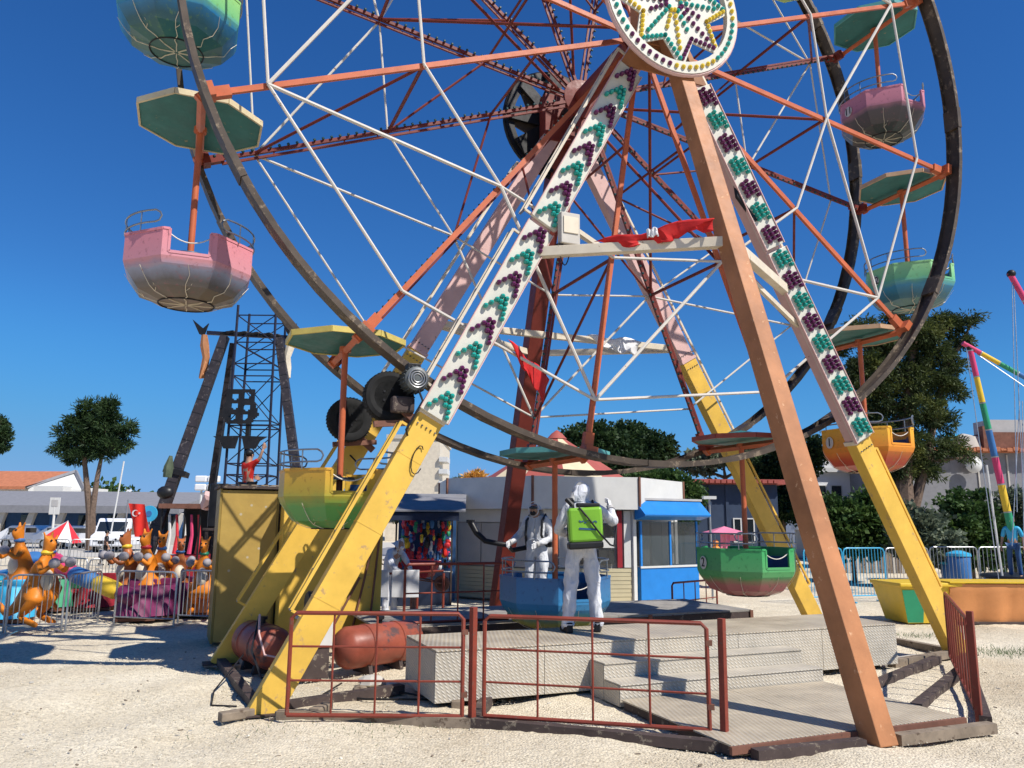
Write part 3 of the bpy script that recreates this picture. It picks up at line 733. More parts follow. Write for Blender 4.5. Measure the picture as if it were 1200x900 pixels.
def gondola(k, label, tubmat, trim, num=None, under='teal', bolts='cream'):
    a = PH0 + k * PI / 6
    t = thing('gondola', label, 'gondola', RF(RW * math.cos(a), 1.49, HUBZ + RW * math.sin(a)), ROT, 'gondolas hanging from the big wheel')
    first = 'bar' not in GC
    def get(nm, build):
        if nm not in GC: GC[nm] = build(); return GC[nm] if GC[nm].parent is t else share(GC[nm], GC[nm].name.split('.')[0], t)
        return share(GC[nm], GC[nm].name.split('.')[0], t)
    get('bar', lambda: MB().beam((0, -1.0, 0), (0, 1.0, 0), .075, .075).beam((0, -.95, .0), (0, -.85, .0), .12, .12).beam((0, .85, .0), (0, .95, .0), .12, .12).build('hanger_bar', 'orange', t, bevel=.004))
    key = 'can' + under
    def cano():
        mb = MB(); b0, b1 = octa(RC, .09), octa(RC, .12); ap = Vector((0, 0, .27))
        vs = b0 + b1 + [ap, Vector((0, 0, .09))]
        fs = [(i, (i + 1) % 8, 8 + (i + 1) % 8, 8 + i) for i in range(8)] + [(8 + i, 8 + (i + 1) % 8, 16) for i in range(8)] + [((i + 1) % 8, i, 17) for i in range(8)]
        mb.add(vs, fs)
        return mb.build('canopy', under, t)
    get(key, cano)
    def trimf():
        mb = MB(); q = octa(RC + .008, .115)
        for i in range(8): mb.beam(q[i], q[(i + 1) % 8], .028, .075, side=(0, 0, 1))
        return mb.build('canopy_trim', trim, t)
    get('trim' + trim, trimf)
    get('pole', lambda: MB().tube([(0, 0, 0), (0, 0, TZ0 + .05)], .042, 12).lathe([(.08, -.02), (.08, .05)], 12, (0, 0, 0)).build('pole', 'orange', t, smooth=True))
    get('tub' + tubmat, lambda: tub_mesh(tubmat).build('tub', tubmat, t))
    def seat(ks):
        mb = MB()
        for k_ in ks:
            o, i_ = octa(RC - .10, TZ0 + .29), octa(.40, TZ0 + .29); k2 = (k_ + 1) % 8
            vs = [o[k_], o[k2], i_[k2], i_[k_]]; lo = [v - Vector((0, 0, .05)) for v in vs]
            mb.add(vs + lo, [(0, 1, 2, 3), (7, 6, 5, 4), (0, 4, 5, 1), (2, 6, 7, 3), (1, 5, 6, 2), (3, 7, 4, 0)])
            mb.add([o[k_] + Vector((0, 0, 0)), o[k2], o[k2] + Vector((0, 0, .30)), o[k_] + Vector((0, 0, .30))], [(3, 2, 1, 0)])
        return mb.build('bench', 'dblue', t)
    get('seat', lambda: seat((6, 7, 0))); get('seat2', lambda: seat((2, 3, 4)))
    get('disc', lambda: MB().lathe([(.20, TZ0 + .62), (.20, TZ0 + .65)], 20).build('hand_wheel', 'thinsteel', t, smooth=True))
    get('ring', lambda: MB().tube([(.33 * math.cos(2 * PI * q / 32), .33 * math.sin(2 * PI * q / 32), TZ0 - .004) for q in range(32)], .010, 6, closed=True).build('floor_ring', 'black', t, smooth=True))
    def rail(sgn):
        def f():
            mb = MB(); r_ = RC - .03; zt, zl = TZT + .24, TZT + .09
            a0, a1 = (-1.02, 1.02); base = 0 if sgn > 0 else PI
            def pt(q, z, rr=0): return Vector(((r_ + rr) * math.cos(base + q), (r_ + rr) * math.sin(base + q), z))
            qs = [a0 + (a1 - a0) * i / 14 for i in range(15)]
            loop = [pt(q, zt) for q in qs] + [pt(a1 + .07, zt - .03), pt(a1 + .1, (zt + zl) / 2), pt(a1 + .07, zl + .02)] + [pt(q, zl) for q in reversed(qs)] + [pt(a0 - .07, zl + .02), pt(a0 - .1, (zt + zl) / 2), pt(a0 - .07, zt - .03)]
            mb.tube(loop, .012, 6, closed=True)
            for q in (-.75, -.25, .25, .75): mb.tube([pt(q, zt), pt(q, TZT)], .009, 5)
            return mb.build('guard_rail', 'thinsteel', t, smooth=True)
        return f
    get('rail1', rail(1)); get('rail2', rail(-1))
    def chain():
        mb = MB()
        for y in (-AP + .03,): mb.tube(catenary((-.25, y, TZT - .03), (.25, y, TZT - .03), .11, 10), .008, 5)
        return mb.build('safety_chain', 'whiterod', t, smooth=True)
    get('chain', chain)
    def bolt():
        mb = MB(); r0 = random.Random(5)
        for q in range(8):
            an = PI / 8 + q * PI / 4 + PI / 8
            pts = []
            for i in range(9):
                f = i / 8
                if f < .45: rr = .03 + f / .45 * .31; z = TZ0 - .006
                else:
                    g = (f - .45) / .55; 
                    if g < .5: rr = .34 + g / .5 * .23; z = TZ0 + g / .5 * .09
                    else: rr = .56 + (g - .5) / .5 * .165; z = TZ0 + .09 + (g - .5) / .5 * .23
                    rr *= .985 if g < .5 else 1; rr += .008; z -= .012
                jit = r0.uniform(-.09, .09) * (1 - abs(f - .5)) ; aa = an + jit
                pts.append(Vector((rr * math.cos(aa), rr * math.sin(aa), z)))
            mb.tube(pts, [.009 - .006 * i / 8 for i in range(9)], 4)
            b_ = pts[5]; mb.tube([b_, b_ + Vector((.05 * math.cos(an + 1), .05 * math.sin(an + 1), .03)), b_ + Vector((.12 * math.cos(an + .6), .12 * math.sin(an + .6), .07))], [.005, .004, .002], 4)
        return mb.build('painted_lightning', bolts, t)
    get('bolt' + bolts, bolt)
    if num:
        disc = MB().lathe([(.085, 0), (.085, .004)], 20, axis='x').build('number_plate', 'dirtwhite', t, smooth=True)
        disc.location = (-AP - .018, .12, TZT - .22); disc.scale = (1, 1, 1.2)
        me = text_mesh(num, .17); o = mesh_obj('number', me, 'blackplastic', disc)
        o.rotation_euler = (PI / 2, 0, -PI / 2); o.location = (-.005, 0, 0)
    return t
GC = {}
grad('tub_pink', [(0, (.16, .13, .10)), (.2, (.10, .09, .09)), (.38, (.24, .26, .36)), (.52, (.55, .24, .27)), (1, (.62, .22, .25))], TZ0, TZT)  # lowest stops of the tubs hold painted underside shade besides the real bands
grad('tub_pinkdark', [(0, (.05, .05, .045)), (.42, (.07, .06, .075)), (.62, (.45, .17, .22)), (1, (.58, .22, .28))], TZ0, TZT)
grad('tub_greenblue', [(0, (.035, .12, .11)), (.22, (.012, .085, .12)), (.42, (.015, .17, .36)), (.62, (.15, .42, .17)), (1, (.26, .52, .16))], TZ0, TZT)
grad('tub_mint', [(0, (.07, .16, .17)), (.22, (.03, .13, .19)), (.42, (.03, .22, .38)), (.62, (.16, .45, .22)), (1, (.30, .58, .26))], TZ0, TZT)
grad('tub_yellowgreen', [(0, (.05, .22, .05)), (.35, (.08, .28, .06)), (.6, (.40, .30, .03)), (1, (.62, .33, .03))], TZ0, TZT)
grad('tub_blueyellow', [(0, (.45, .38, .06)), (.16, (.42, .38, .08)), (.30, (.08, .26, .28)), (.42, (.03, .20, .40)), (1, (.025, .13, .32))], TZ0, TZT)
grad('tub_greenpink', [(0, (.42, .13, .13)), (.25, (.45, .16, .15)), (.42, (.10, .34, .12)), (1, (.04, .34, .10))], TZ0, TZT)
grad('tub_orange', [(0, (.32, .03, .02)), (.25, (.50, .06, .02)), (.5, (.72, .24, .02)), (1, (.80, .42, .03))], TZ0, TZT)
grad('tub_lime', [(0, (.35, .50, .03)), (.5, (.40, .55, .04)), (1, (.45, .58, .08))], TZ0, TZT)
for k_, v_ in list(MATS.items()):
    if k_.startswith('tub_'): M[k_] = v_
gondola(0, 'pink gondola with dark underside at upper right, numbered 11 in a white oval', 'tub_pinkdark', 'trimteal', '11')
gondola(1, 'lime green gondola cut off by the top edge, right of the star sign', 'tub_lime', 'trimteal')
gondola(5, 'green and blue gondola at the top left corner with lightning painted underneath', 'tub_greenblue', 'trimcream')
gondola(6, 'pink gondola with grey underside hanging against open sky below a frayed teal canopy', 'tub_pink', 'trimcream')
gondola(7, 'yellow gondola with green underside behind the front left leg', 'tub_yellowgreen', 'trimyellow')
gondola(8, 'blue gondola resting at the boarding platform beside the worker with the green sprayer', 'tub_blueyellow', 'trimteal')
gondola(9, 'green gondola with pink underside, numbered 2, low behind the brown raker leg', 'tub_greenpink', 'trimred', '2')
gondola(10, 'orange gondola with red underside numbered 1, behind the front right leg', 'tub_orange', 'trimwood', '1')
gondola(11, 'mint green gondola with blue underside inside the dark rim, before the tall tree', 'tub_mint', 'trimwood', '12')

# =================================================================== boarding platform, steps, ramp, far deck, base frame
plat = thing('boarding_platform', 'long raised boarding platform of chequer plate beneath the big wheel', 'platform', RF(0, 0), ROT)
ss = [-3.4, -2.1, -.75, .62, 2.0, 3.35]
for a, b in zip(ss[:-1], ss[1:]):
    MB().box(a + .003, b - .003, -.47, .76, .585, .605).build('top_sheet', 'plate_top', plat, bevel=.003)
    MB().box(a + .003, b - .003, -.462, -.45, .06, .582).build('front_panel', 'plate', plat, bevel=.002)
    MB().box(a + .003, b - .003, .735, .75, .06, .582).build('back_panel', 'plate', plat)
for x in (-3.4, 3.338): MB().box(x, x + .012, -.448, .733, .06, .582).build('end_panel', 'plate', plat)
for x in (-3.2, -1.6, 0, 1.6, 3.1): MB().box(x, x + .08, -.3, .6, -.02, .055).build('foot_block', 'timber', plat)
st = thing('boarding_steps', 'two wide chequer plate steps leading up to the boarding platform', 'steps', RF(0, 0), ROT)
for (d0, d1, zt_, zb_) in ((-.80, -.47, .415, .02), (-1.15, -.80, .25, .02)):
    for a, b in ((-1.52, -.1), (-.1, 1.33)):
        MB().box(a + .003, b - .003, d0 - .012, d1 - .004, zt_ - .015, zt_).build('tread', 'plate', st, bevel=.002)
        MB().box(a + .003, b - .003, d0, d0 + .012, zb_, zt_ - .018).build('riser', 'plate', st)
    for x in (-1.52, 1.318): MB().box(x, x + .012, d0 + .015, d1 - .006, zb_, zt_ - .018).build('side_panel', 'plate', st)
rp = thing('entrance_ramp', 'worn chequer plate entrance ramp in front of the steps', 'ramp', RF(0, 0), ROT)
for a, b in ((-1.52, -.1), (-.1, 1.30)):
    for y0, y1 in ((-3.02, -2.1), (-2.1, -1.17)):
        zs = [.10, .10]
        MB().box(a + .003, b - .003, y0 + .003, y1 - .003, .085, .100).build('ramp_sheet', 'plate_top', rp, bevel=.002)
MB().box(-1.54, 1.32, -3.06, -3.025, .03, .095).build('ramp_edge', 'rust', rp)
for x in (-1.5, -.1, 1.22): MB().box(x, x + .06, -3.0, -1.2, .0, .082).build('bearer', 'darkbeam', rp)

dk = thing('rear_deck', 'dark low deck behind the gondolas with worn grey boards on top', 'platform', RF(0, 0), ROT)
for k in range(5):
    a = -3.4 + k * 1.32
    for j in range(4):
        MB().box(a + .004, a + 1.316, 2.42 + j * .5, 2.912 + j * .5, .47, .50).build('deck_board', 'deckgrey', dk)
MB().box(-3.4, 3.2, 2.40, 2.418, .02, .465).build('skirt', 'darkbeam', dk)  # dark sheet standing in for the shaded void under the deck
for x in (-3.4, -1.9, -.4, 1.1, 3.14): MB().box(x, x + .06, 2.37, 2.398, 0, .495).build('post', 'rust', dk)
MB().box(3.182, 3.2, 2.42, 4.4, .02, .465).build('skirt', 'darkbeam', dk)  # end sheet, dark in place of the shade beneath the boards

bf = thing('base_frame', 'buried dark steel beams joining the feet of the big wheel on the gravel', 'base frame', RF(0, 0), ROT)
pts = [(-5.12, -.12), (0 - 1.45, -2.95), (1.35, -3.2), (5.15, -.15), (5.4, 3.2), (-5.4, 3.2)]
pr = [((-5.0, -.25), (-3.24, -1.22)), ((-3.24, -1.22), (-1.42, -2.86)), ((-1.36, -3.13), (-.2, -3.19)), ((.2, -3.21), (1.42, -3.25)), ((1.6, -3.05), (5.0, -.2)), ((-5.15, .15), (-5.4, 3.1)), ((5.15, .15), (5.4, 3.1)), ((1.36, -1.6), (4.3, -.3)), ((1.4, -2.4), (4.7, -.55)), ((3.4, -.3), (5.0, -.02)), ((-3.2, -1.15), (-2.6, -.1)), ((-4.9, .1), (-3.5, .5))]
for i, (a, b) in enumerate(pr):
    MB().beam((a[0], a[1], .035), (b[0], b[1], .03 + .01 * (i % 2)), .11 + .0013 * i, .09 + .0011 * i, side=(0, 0, 1)).build('base_beam', 'darkbeam' if i % 3 else 'timber', bf)
# wedges of timber under the feet
for (s_, d_, l_, rz_, lb) in ((-5.38, -.12, .34, .3, 'split timber wedge left of the front left foot'), (-4.55, -.2, .3, .9, 'timber block just right of the front left foot'), (-3.1, -.35, .4, 1.2, 'timber bearer under the left platform corner'), (3.9, -.15, .5, .2, 'pale concrete block between the right base beams')):
    o = MB().box(-l_ / 2, l_ / 2, -.06, .06, 0, .085).build('timber_block' if 'concrete' not in lb else 'concrete_block', 'timber' if 'concrete' not in lb else 'concrete', None, bevel=.012)
    o.location = RF(s_, d_, 0); o.rotation_euler = (0, 0, ROT + rz_); tag(o, lb, 'block')

# =================================================================== red railings
def gate(A, B, z0, z1, nx, nz, label, hinge=True, name='gate_panel', cat='gate'):
    A, B = RF(*A), RF(*B); L_ = (B - A).length; t = thing(name, label, cat, A, math.atan2((B - A).y, (B - A).x), 'red tube railings round the wheel')
    mb = MB()
    x0, x1 = .03, L_ - .03
    mb.tube([(x0, 0, z0), (x0, 0, z1 - .05), (x0 + .05, 0, z1), (x1 - .05, 0, z1), (x1, 0, z1 - .05), (x1, 0, z0)], .021, 8)
    mb.tube([(x0, 0, z0), (x1, 0, z0)], .021, 8)
    mb.build('frame', 'gate', t, smooth=True)
    for k in range(1, nx):
        x = x0 + (x1 - x0) * k / nx; MB().tube([(x, 0, z0), (x, 0, z1)], .012, 6).build('upright', 'gate', t, smooth=True)
    for k in range(1, nz):
        z = z0 + (z1 - z0) * k / nz; MB().tube([(x0, .004, z), (x1, .004, z)], .012, 6).build('crossbar', 'gate', t, smooth=True)
    if hinge:
        for z in (z0 + .18, z1 - .2): MB().box(x1 - .01, x1 + .05, -.02, .02, z, z + .05).build('hinge', 'rust', t)
    return t
gate((-4.96, -.47), (-3.30, -1.17), .08, 1.06, 4, 3, 'red tube gate crossing the foot of the yellow leg, left of the tall red post')
gate((-3.17, -1.27), (-1.36, -2.56), .10, 1.05, 4, 3, 'red tube gate ajar between the tall red post and the ramp corner post')
def post(s_, d_, h, label, ry=0):
    o = MB().box(-.03, .03, -.03, .03, -.05, h).build('railing_post', 'gate', None, bevel=.004); o.location = RF(s_, d_); o.rotation_euler = (0, ry, ROT + .4); tag(o, label, 'post', 'red posts of the front railings')
    return o
post(-3.24, -1.21, 1.13, 'tall square red post standing between the two front gates')
post(-1.28, -2.62, 1.10, 'square red post at the left corner of the entrance ramp', .02)
post(1.60, -2.98, 1.10, 'square red post at the right front corner beside the ramp')
gate((1.66, -2.90), (4.32, -.50), .12, 1.0, 9, 1, 'red railing with upright bars running back on the right of the ramp', False, 'side_railing', 'railing')
gate((-3.0, 2.50), (-1.3, 2.50), .52, 1.35, 4, 2, 'small red railing at the far left edge of the rear deck', False, 'deck_railing', 'railing')
gate((3.3, 5.0), (4.9, 5.6), .0, .75, 4, 2, 'low red railing behind the green gondola', False, 'deck_railing', 'railing')

# =================================================================== tanks, compressor, booth
def tank(loc, rz, L_, R_, label):
    t = thing('pressure_tank', label, 'tank', loc, rz, 'rusty red tanks at the left leg')
    n = 28
    prof = [(0.02, -L_ / 2 - .10), (R_ * .55, -L_ / 2 - .075), (R_ * .86, -L_ / 2 - .02), (R_, -L_ / 2 + .05), (R_, L_ / 2 - .05), (R_ * .86, L_ / 2 + .02), (R_ * .55, L_ / 2 + .075), (.02, L_ / 2 + .10)]
    MB().lathe(prof, n, (0, 0, R_ + .07), 'x').build('shell', 'tank', t, smooth=True)
    for x in (-L_ * .22, L_ * .22):
        MB().lathe([(R_ + .002, x - .02), (R_ + .012, x - .012), (R_ + .012, x + .012), (R_ + .002, x + .02)], n, (0, 0, R_ + .07), 'x').build('weld_band', 'tank', t, smooth=True)
        MB().prism([(-R_ * .7, 0), (R_ * .7, 0), (R_ * .55, .16), (-R_ * .55, .16)], x - .03 + .001, x + .03, 'x').build('saddle', 'darkbeam', t)
    MB().lathe([(.035, 2 * R_ + .05), (.035, 2 * R_ + .12), (.06, 2 * R_ + .12), (.06, 2 * R_ + .16)], 12, (0, 0, 0)).build('valve', 'black', t, smooth=True)
    return t
tank(RF(-4.93, 2.45), ROT + PI / 2 + .25, .95, .27, 'dark worn red tank with hoses, left of the front left leg')
tank(RF(-3.45, 1.95), ROT + .42, 1.15, .27, 'glossy red tank lying between the left leg and the platform')
t = thing('compressor', 'white control box with black motor standing between the leg and the dark tank', 'compressor', RF(-4.35, 1.75), ROT + .1)
MB().box(-.2, .2, -.15, .15, .38, .72).build('casing', 'dirtwhite', t, bevel=.01)
MB().box(-.22, .22, -.17, .17, .72, .76).build('lid', 'kgrey', t, bevel=.006)
for x in (-.08, .02): MB().lathe([(.02, -.165), (.02, -.152)], 8, (x, 0, .6), 'y').build('knob', 'black', t)
MB().lathe([(.14, -.12), (.16, -.1), (.16, .14), (.11, .16)], 18, (0, 0, .92), 'x').build('motor', 'blackplastic', t, smooth=True)
MB().box(-.17, .17, -.13, .13, .0, .378).build('stand', 'darkbeam', t)
hose = MB().tube([RF(-5.0, 2.2, .75), RF(-5.02, 1.95, .55), RF(-4.95, 1.8, .3), RF(-4.7, 1.65, .26), RF(-4.45, 1.6, .38)], .014, 6).build('pink_hose', 'pink', None, smooth=True); tag(hose, 'faded pink hose looping from the dark tank to the white control box', 'hose')
hose = MB().tube([RF(-5.0, 2.3, .72), RF(-5.1, 1.9, .35), RF(-5.0, 1.5, .08), RF(-4.6, 1.3, .10), RF(-4.4, 1.5, .3)], .014, 6).build('black_hose', 'blackplastic', None, smooth=True); tag(hose, 'black hose sagging to the gravel in front of the dark tank', 'hose')
bx = thing('mustard_booth', 'tall shade-darkened mustard sheet metal box with rows of small pale dots, left of the legs', 'booth', RF(-5.02, 4.85), ROT + .02)
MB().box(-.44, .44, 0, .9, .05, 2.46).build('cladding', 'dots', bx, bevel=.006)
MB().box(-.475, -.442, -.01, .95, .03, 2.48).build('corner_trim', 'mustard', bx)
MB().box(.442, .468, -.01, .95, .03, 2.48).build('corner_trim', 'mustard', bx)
MB().box(-.52, .70, -.06, 1.05, 2.485, 2.53).build('roof_sheet', 'darkbeam', bx)
MB().box(.47, .62, .1, .9, .05, 2.40).build('dark_recess', 'darkbeam', bx)
for k in range(7): MB().beam((-.5 + k * .16, -.02 - .01 * (k % 2), 2.545), (-.36 + k * .17, .12, 2.55), .06, .02, side=(0, 0, 1)).build('roof_scrap', 'timber', bx)
cb2 = thing('yellow_cabinet', 'wide yellow sheet cabinet with leaning dark rods, behind the front left leg', 'cabinet', RF(-3.1, 4.35), ROT)
MB().prism([(-1.42, 0), (.22, 0), (.22, 2.05), (-.05, 2.15), (-.5, 2.3), (-1.42, 2.3)], 0, .5).build('cladding', 'yellow', cb2, bevel=.006)
for a, b in (((-.25, -.03, .2), (.08, -.03, 1.75)), ((-.65, -.03, .1), (-.15, -.03, 1.05)), ((.02, -.03, .1), (.17, -.03, 1.9))): MB().tube([a, b], .018, 6).build('rod', 'rust', cb2)

# =================================================================== people
def person(label, loc, rz, clothes, over, hair='black', scale=1.0, hood=True, gloves='skin', goggles=False, group=None, trousers=None, boots='blackplastic'):
    t = thing('person', label, 'person', loc, rz, group); t.scale = (scale,) * 3
    J = dict(pel=(0, 0, .97), sp1=(0, 0, 1.12), chest=(0, .01, 1.30), neck=(0, .01, 1.48), head=(0, -.01, 1.60), top=(0, 0, 1.71),
             shL=(.165, 0, 1.42), elL=(.25, .02, 1.14), wrL=(.27, -.08, .90), shR=(-.165, 0, 1.42), elR=(-.25, .02, 1.14), wrR=(-.27, -.08, .90),
             hipL=(.09, 0, .92), knL=(.11, -.02, .50), anL=(.12, .01, .10), toL=(.13, -.16, .045), hipR=(-.09, 0, .92), knR=(-.11, -.02, .50), anR=(-.12, .01, .10), toR=(-.13, -.16, .045))
    J.update(over); J = {k: Vector(v) for k, v in J.items()}
    E_ = [('pel', 'sp1'), ('sp1', 'chest'), ('chest', 'neck'), ('neck', 'head'), ('head', 'top'), ('chest', 'shL'), ('shL', 'elL'), ('elL', 'wrL'), ('chest', 'shR'), ('shR', 'elR'), ('elR', 'wrR'),
          ('pel', 'hipL'), ('hipL', 'knL'), ('knL', 'anL'), ('anL', 'toL'), ('pel', 'hipR'), ('hipR', 'knR'), ('knR', 'anR'), ('anR', 'toR')]
    rb = dict(pel=.13, sp1=.11, chest=.13, neck=.052, head=.085, top=.06, shL=.055, elL=.04, wrL=.028, hipL=.08, knL=.055, anL=.038, toL=.035)
    rs = dict(pel=(.165, .135), sp1=(.155, .125), chest=(.175, .13), neck=(.085, .085), head=.10, top=.07, shL=.085, elL=.066, wrL=.048, hipL=.105, knL=.085, anL=.078, toL=.05)
    if not hood: rs = dict(pel=(.14, .115), sp1=(.13, .105), chest=(.155, .115), neck=(.06, .06), shL=.068, elL=.052, wrL=.04, hipL=.088, knL=.065, anL=.055, toL=.05)
    gr = lambda d, k: d.get(k, d.get(k[:-1] + 'L'))
    sk = {k: (tuple(v), gr(rb, k)) for k, v in J.items()}
    body = mesh_obj('body', skin_mesh('body', sk, E_, 'pel'), 'skin', t)
    # hands: palm, four bent fingers, thumb
    for sd in 'LR':
        w_, e_ = J['wr' + sd], J['el' + sd]; ax = (w_ - e_).normalized(); out = Vector((1 if sd == 'L' else -1, 0, 0)); sdv = ax.cross(out).normalized() if ax.cross(out).length > .1 else Vector((0, 1, 0))
        curl = ax.cross(sdv).normalized() * (-1 if sd == 'L' else 1)
        mb = MB(); mb.beam(w_, w_ + ax * .09, .075, .032, side=tuple(curl), w1=.082)
        for q in range(4):
            b_ = w_ + ax * .085 + sdv * (-.03 + q * .02); L_ = (.062, .072, .068, .052)[q]
            mb.tube([b_, b_ + ax * L_ * .55 + curl * .008, b_ + ax * L_ * .8 + curl * .035], [.0095, .0088, .007], 6)
        b_ = w_ + ax * .03 + sdv * .038; mb.tube([b_, b_ + sdv * .03 + ax * .025, b_ + sdv * .03 + ax * .06 + curl * .02], [.011, .010, .008], 6)
        mb.build('hand', gloves, t, smooth=True)
    # clothing: one continuous suit, or shirt and trousers
    full = [k for k in J if k not in ('head', 'top')]
    if hood:
        cl = {k: (tuple(J[k]), *(gr(rs, k) if isinstance(gr(rs, k), tuple) else (gr(rs, k),))) for k in full}
        cl['neck'] = (tuple(J['neck'] + Vector((0, .015, -.02))), .075); cl['hd'] = (tuple(J['head'] + Vector((0, .035, .01))), .112); cl['tp'] = (tuple(J['top'] + Vector((0, .03, -.01))), .085)
        ee = [e for e in E_ if 'head' not in e and 'top' not in e] + [('neck', 'hd'), ('hd', 'tp')]
        suit = mesh_obj('coverall', skin_mesh('coverall', cl, ee, 'pel', 2), clothes, t)
        for sd in 'LR':
            w_ = J['wr' + sd]; e_ = J['el' + sd]; ax = (w_ - e_).normalized(); MB().tube([w_ - ax * .02, w_ + ax * .02], [.05, .043], 10).build('cuff', 'kgrey', suit, smooth=True)
            a_ = J['an' + sd]; MB().tube([a_ + Vector((0, 0, .0)), a_ + Vector((0, 0, -.03))], [.078, .066], 10).build('trouser_hem', 'suit_plain', suit, smooth=True)
        MB().tube([J['head'] + Vector((.085 * math.cos(q), -.055 + .0 * q, .02 + .115 * math.sin(q))) for q in [k * PI / 8 for k in range(17)]], .009, 5).build('hood_elastic', 'suit_plain', suit, smooth=True)
        MB().tube([J['sp1'] + Vector((.158 * math.cos(q), .128 * math.sin(q), .02 * math.sin(3 * q))) for q in [k * PI / 10 for k in range(21)]], .008, 5).build('waist_seam', 'suit_plain', suit, smooth=True)
        tx_ = bpy.data.textures.get('folds') or bpy.data.textures.new('folds', 'CLOUDS'); tx_.noise_scale = .11; tx_.noise_depth = 2
        dm = suit.modifiers.new('folds', 'DISPLACE'); dm.texture = tx_; dm.strength = .055; dm.mid_level = .5; dm.texture_coords = 'LOCAL'
        seam = MB().tube([J['pel'] + Vector((0, -.10, 0)), J['chest'] + Vector((0, -.125, 0)), J['neck'] + Vector((0, -.085, -.03))], .006, 5).build('zip', 'kgrey', suit)
        # face opening: the face sits proud in the hood
        fc = MB().ball(J['head'] + Vector((0, -.062, 0)), .078, 14, 10, (.82, .62, 1.15))
        fc.ball(J['head'] + Vector((0, -.118, -.01)), .016, 8, 5, (.8, 1, 1.5)); face = fc.build('face', 'skin', t, smooth=True)
        MB().ball(J['head'] + Vector((0, -.088, -.048)), .052, 12, 8, (1, .75, .8)).build('mask', 'blackplastic' if goggles else 'whitecloth', face, smooth=True)
        if goggles: MB().ball(J['head'] + Vector((0, -.078, .035)), .06, 12, 8, (1.15, .72, .55)).build('goggles', 'darkglass', face, smooth=True)
    else:
        up = {k: (tuple(J[k]), *(gr(rs, k) if isinstance(gr(rs, k), tuple) else (gr(rs, k),))) for k in ('pel', 'sp1', 'chest', 'neck', 'shL', 'elL', 'shR', 'elR')}
        mesh_obj('shirt', skin_mesh('shirt', up, [e for e in E_ if e[0] in up and e[1] in up], 'sp1', 2), clothes, t)
        lo = {k: (tuple(J[k]), *(gr(rs, k) if isinstance(gr(rs, k), tuple) else (gr(rs, k),))) for k in ('pel', 'hipL', 'knL', 'anL', 'hipR', 'knR', 'anR')}
        mesh_obj('trousers', skin_mesh('trousers', lo, [e for e in E_ if e[0] in lo and e[1] in lo], 'pel', 2), trousers or 'blackplastic', t)
        hd = J['head']; MB().ball(hd + Vector((0, .02, .045)), .105, 12, 8, (.92, 1, .85)).build('hair', hair, t, smooth=True)
        f_ = MB().ball(hd + Vector((0, -.10, -.005)), .014, 8, 5, (.8, 1, 1.5))
        for x in (-.035, .035): f_.ball(hd + Vector((x, -.086, .02)), .011, 6, 4)
        f_.ball(hd + Vector((0, -.085, -.045)), .018, 8, 4, (1.2, .5, .4))
        for x in (-.088, .088): f_.ball(hd + Vector((x, .005, 0)), .02, 6, 4, (.5, .8, 1.3))
        f_.build('face', 'skin', t, smooth=True)
    for sd in 'LR':
        a, b = J['an' + sd], J['to' + sd]; d = Vector((b.x - a.x, b.y - a.y, 0)).normalized(); z0 = min(a.z, b.z) - .035
        sh = MB(); p = Vector((a.x, a.y, 0)) - d * .07; q = Vector((b.x, b.y, 0)) + d * .05; sv = Vector((-d.y, d.x, 0))
        zb_ = a.z - .10
        vs = [p + sv * .04, p - sv * .04, q - sv * .045, q + sv * .045]
        lo = [v + Vector((0, 0, zb_)) for v in vs]; hi = [vs[0] + Vector((0, 0, zb_ + .12)) - sv * .006, vs[1] + Vector((0, 0, zb_ + .12)) + sv * .006, vs[2] + Vector((0, 0, zb_ + .055)), vs[3] + Vector((0, 0, zb_ + .055))]
        sh.add(lo + hi, [(0, 1, 2, 3), (7, 6, 5, 4), (0, 4, 5, 1), (1, 5, 6, 2), (2, 6, 7, 3), (3, 7, 4, 0)])
        sh.build('shoe', boots, t, bevel=.015)
    return t, J
# worker with the green knapsack sprayer, seen from behind on the platform
P1 = ground_at(683, 741, .605); 
w1, J1 = person('worker in white hooded coverall seen from behind, wearing a green knapsack sprayer', P1, PI + .05, 'suit',
    dict(anL=(.17, .02, .10), toL=(.20, -.12, .045), knL=(.14, -.02, .52), anR=(-.18, -.05, .10), toR=(-.21, -.20, .045), knR=(-.135, -.04, .52),
         elR=(-.40, -.02, 1.235), wrR=(-.37, -.16, 1.42), elL=(.28, -.05, 1.16), wrL=(.17, -.27, 1.12), head=(0, -.03, 1.60), top=(0, -.03, 1.71)), gloves='whitecloth', scale=1.1)
sp = thing('knapsack_sprayer', 'lime green knapsack sprayer with black base strapped on the back of the nearest worker', 'sprayer', P1, PI + .05); sp.scale = (1.1,) * 3
tk = MB().box(-.20, .19, .165, .34, 1.03, 1.42).build('sprayer_tank', 'green', sp, bevel=.03); tk.rotation_euler = (0, .06, 0); tk.location = (-.07, 0, .0)
bs = MB().box(-.20, .20, .155, .35, .955, 1.035).build('pump_base', 'blackplastic', sp, bevel=.02); bs.rotation_euler = (0, .06, 0); bs.location = (-.06, 0, 0)
MB().box(-.17, .10, .20, .30, 1.42, 1.47).build('filler_cap', 'blackplastic', sp, bevel=.015)
MB().tube([(.14, .26, 1.44), (.2, .24, 1.5), (.14, .18, 1.5)], .03, 8).build('pump_head', 'blackplastic', sp, smooth=True)
for x in (-.12, .12): MB().tube([(x, .17, 1.4), (x, .05, 1.50), (x, -.12, 1.42), (x * 1.2, -.16, 1.2), (x * 1.3, -.02, 1.04), (x, .16, 1.0)], .016, 6).build('strap', 'blackplastic', sp, smooth=True)
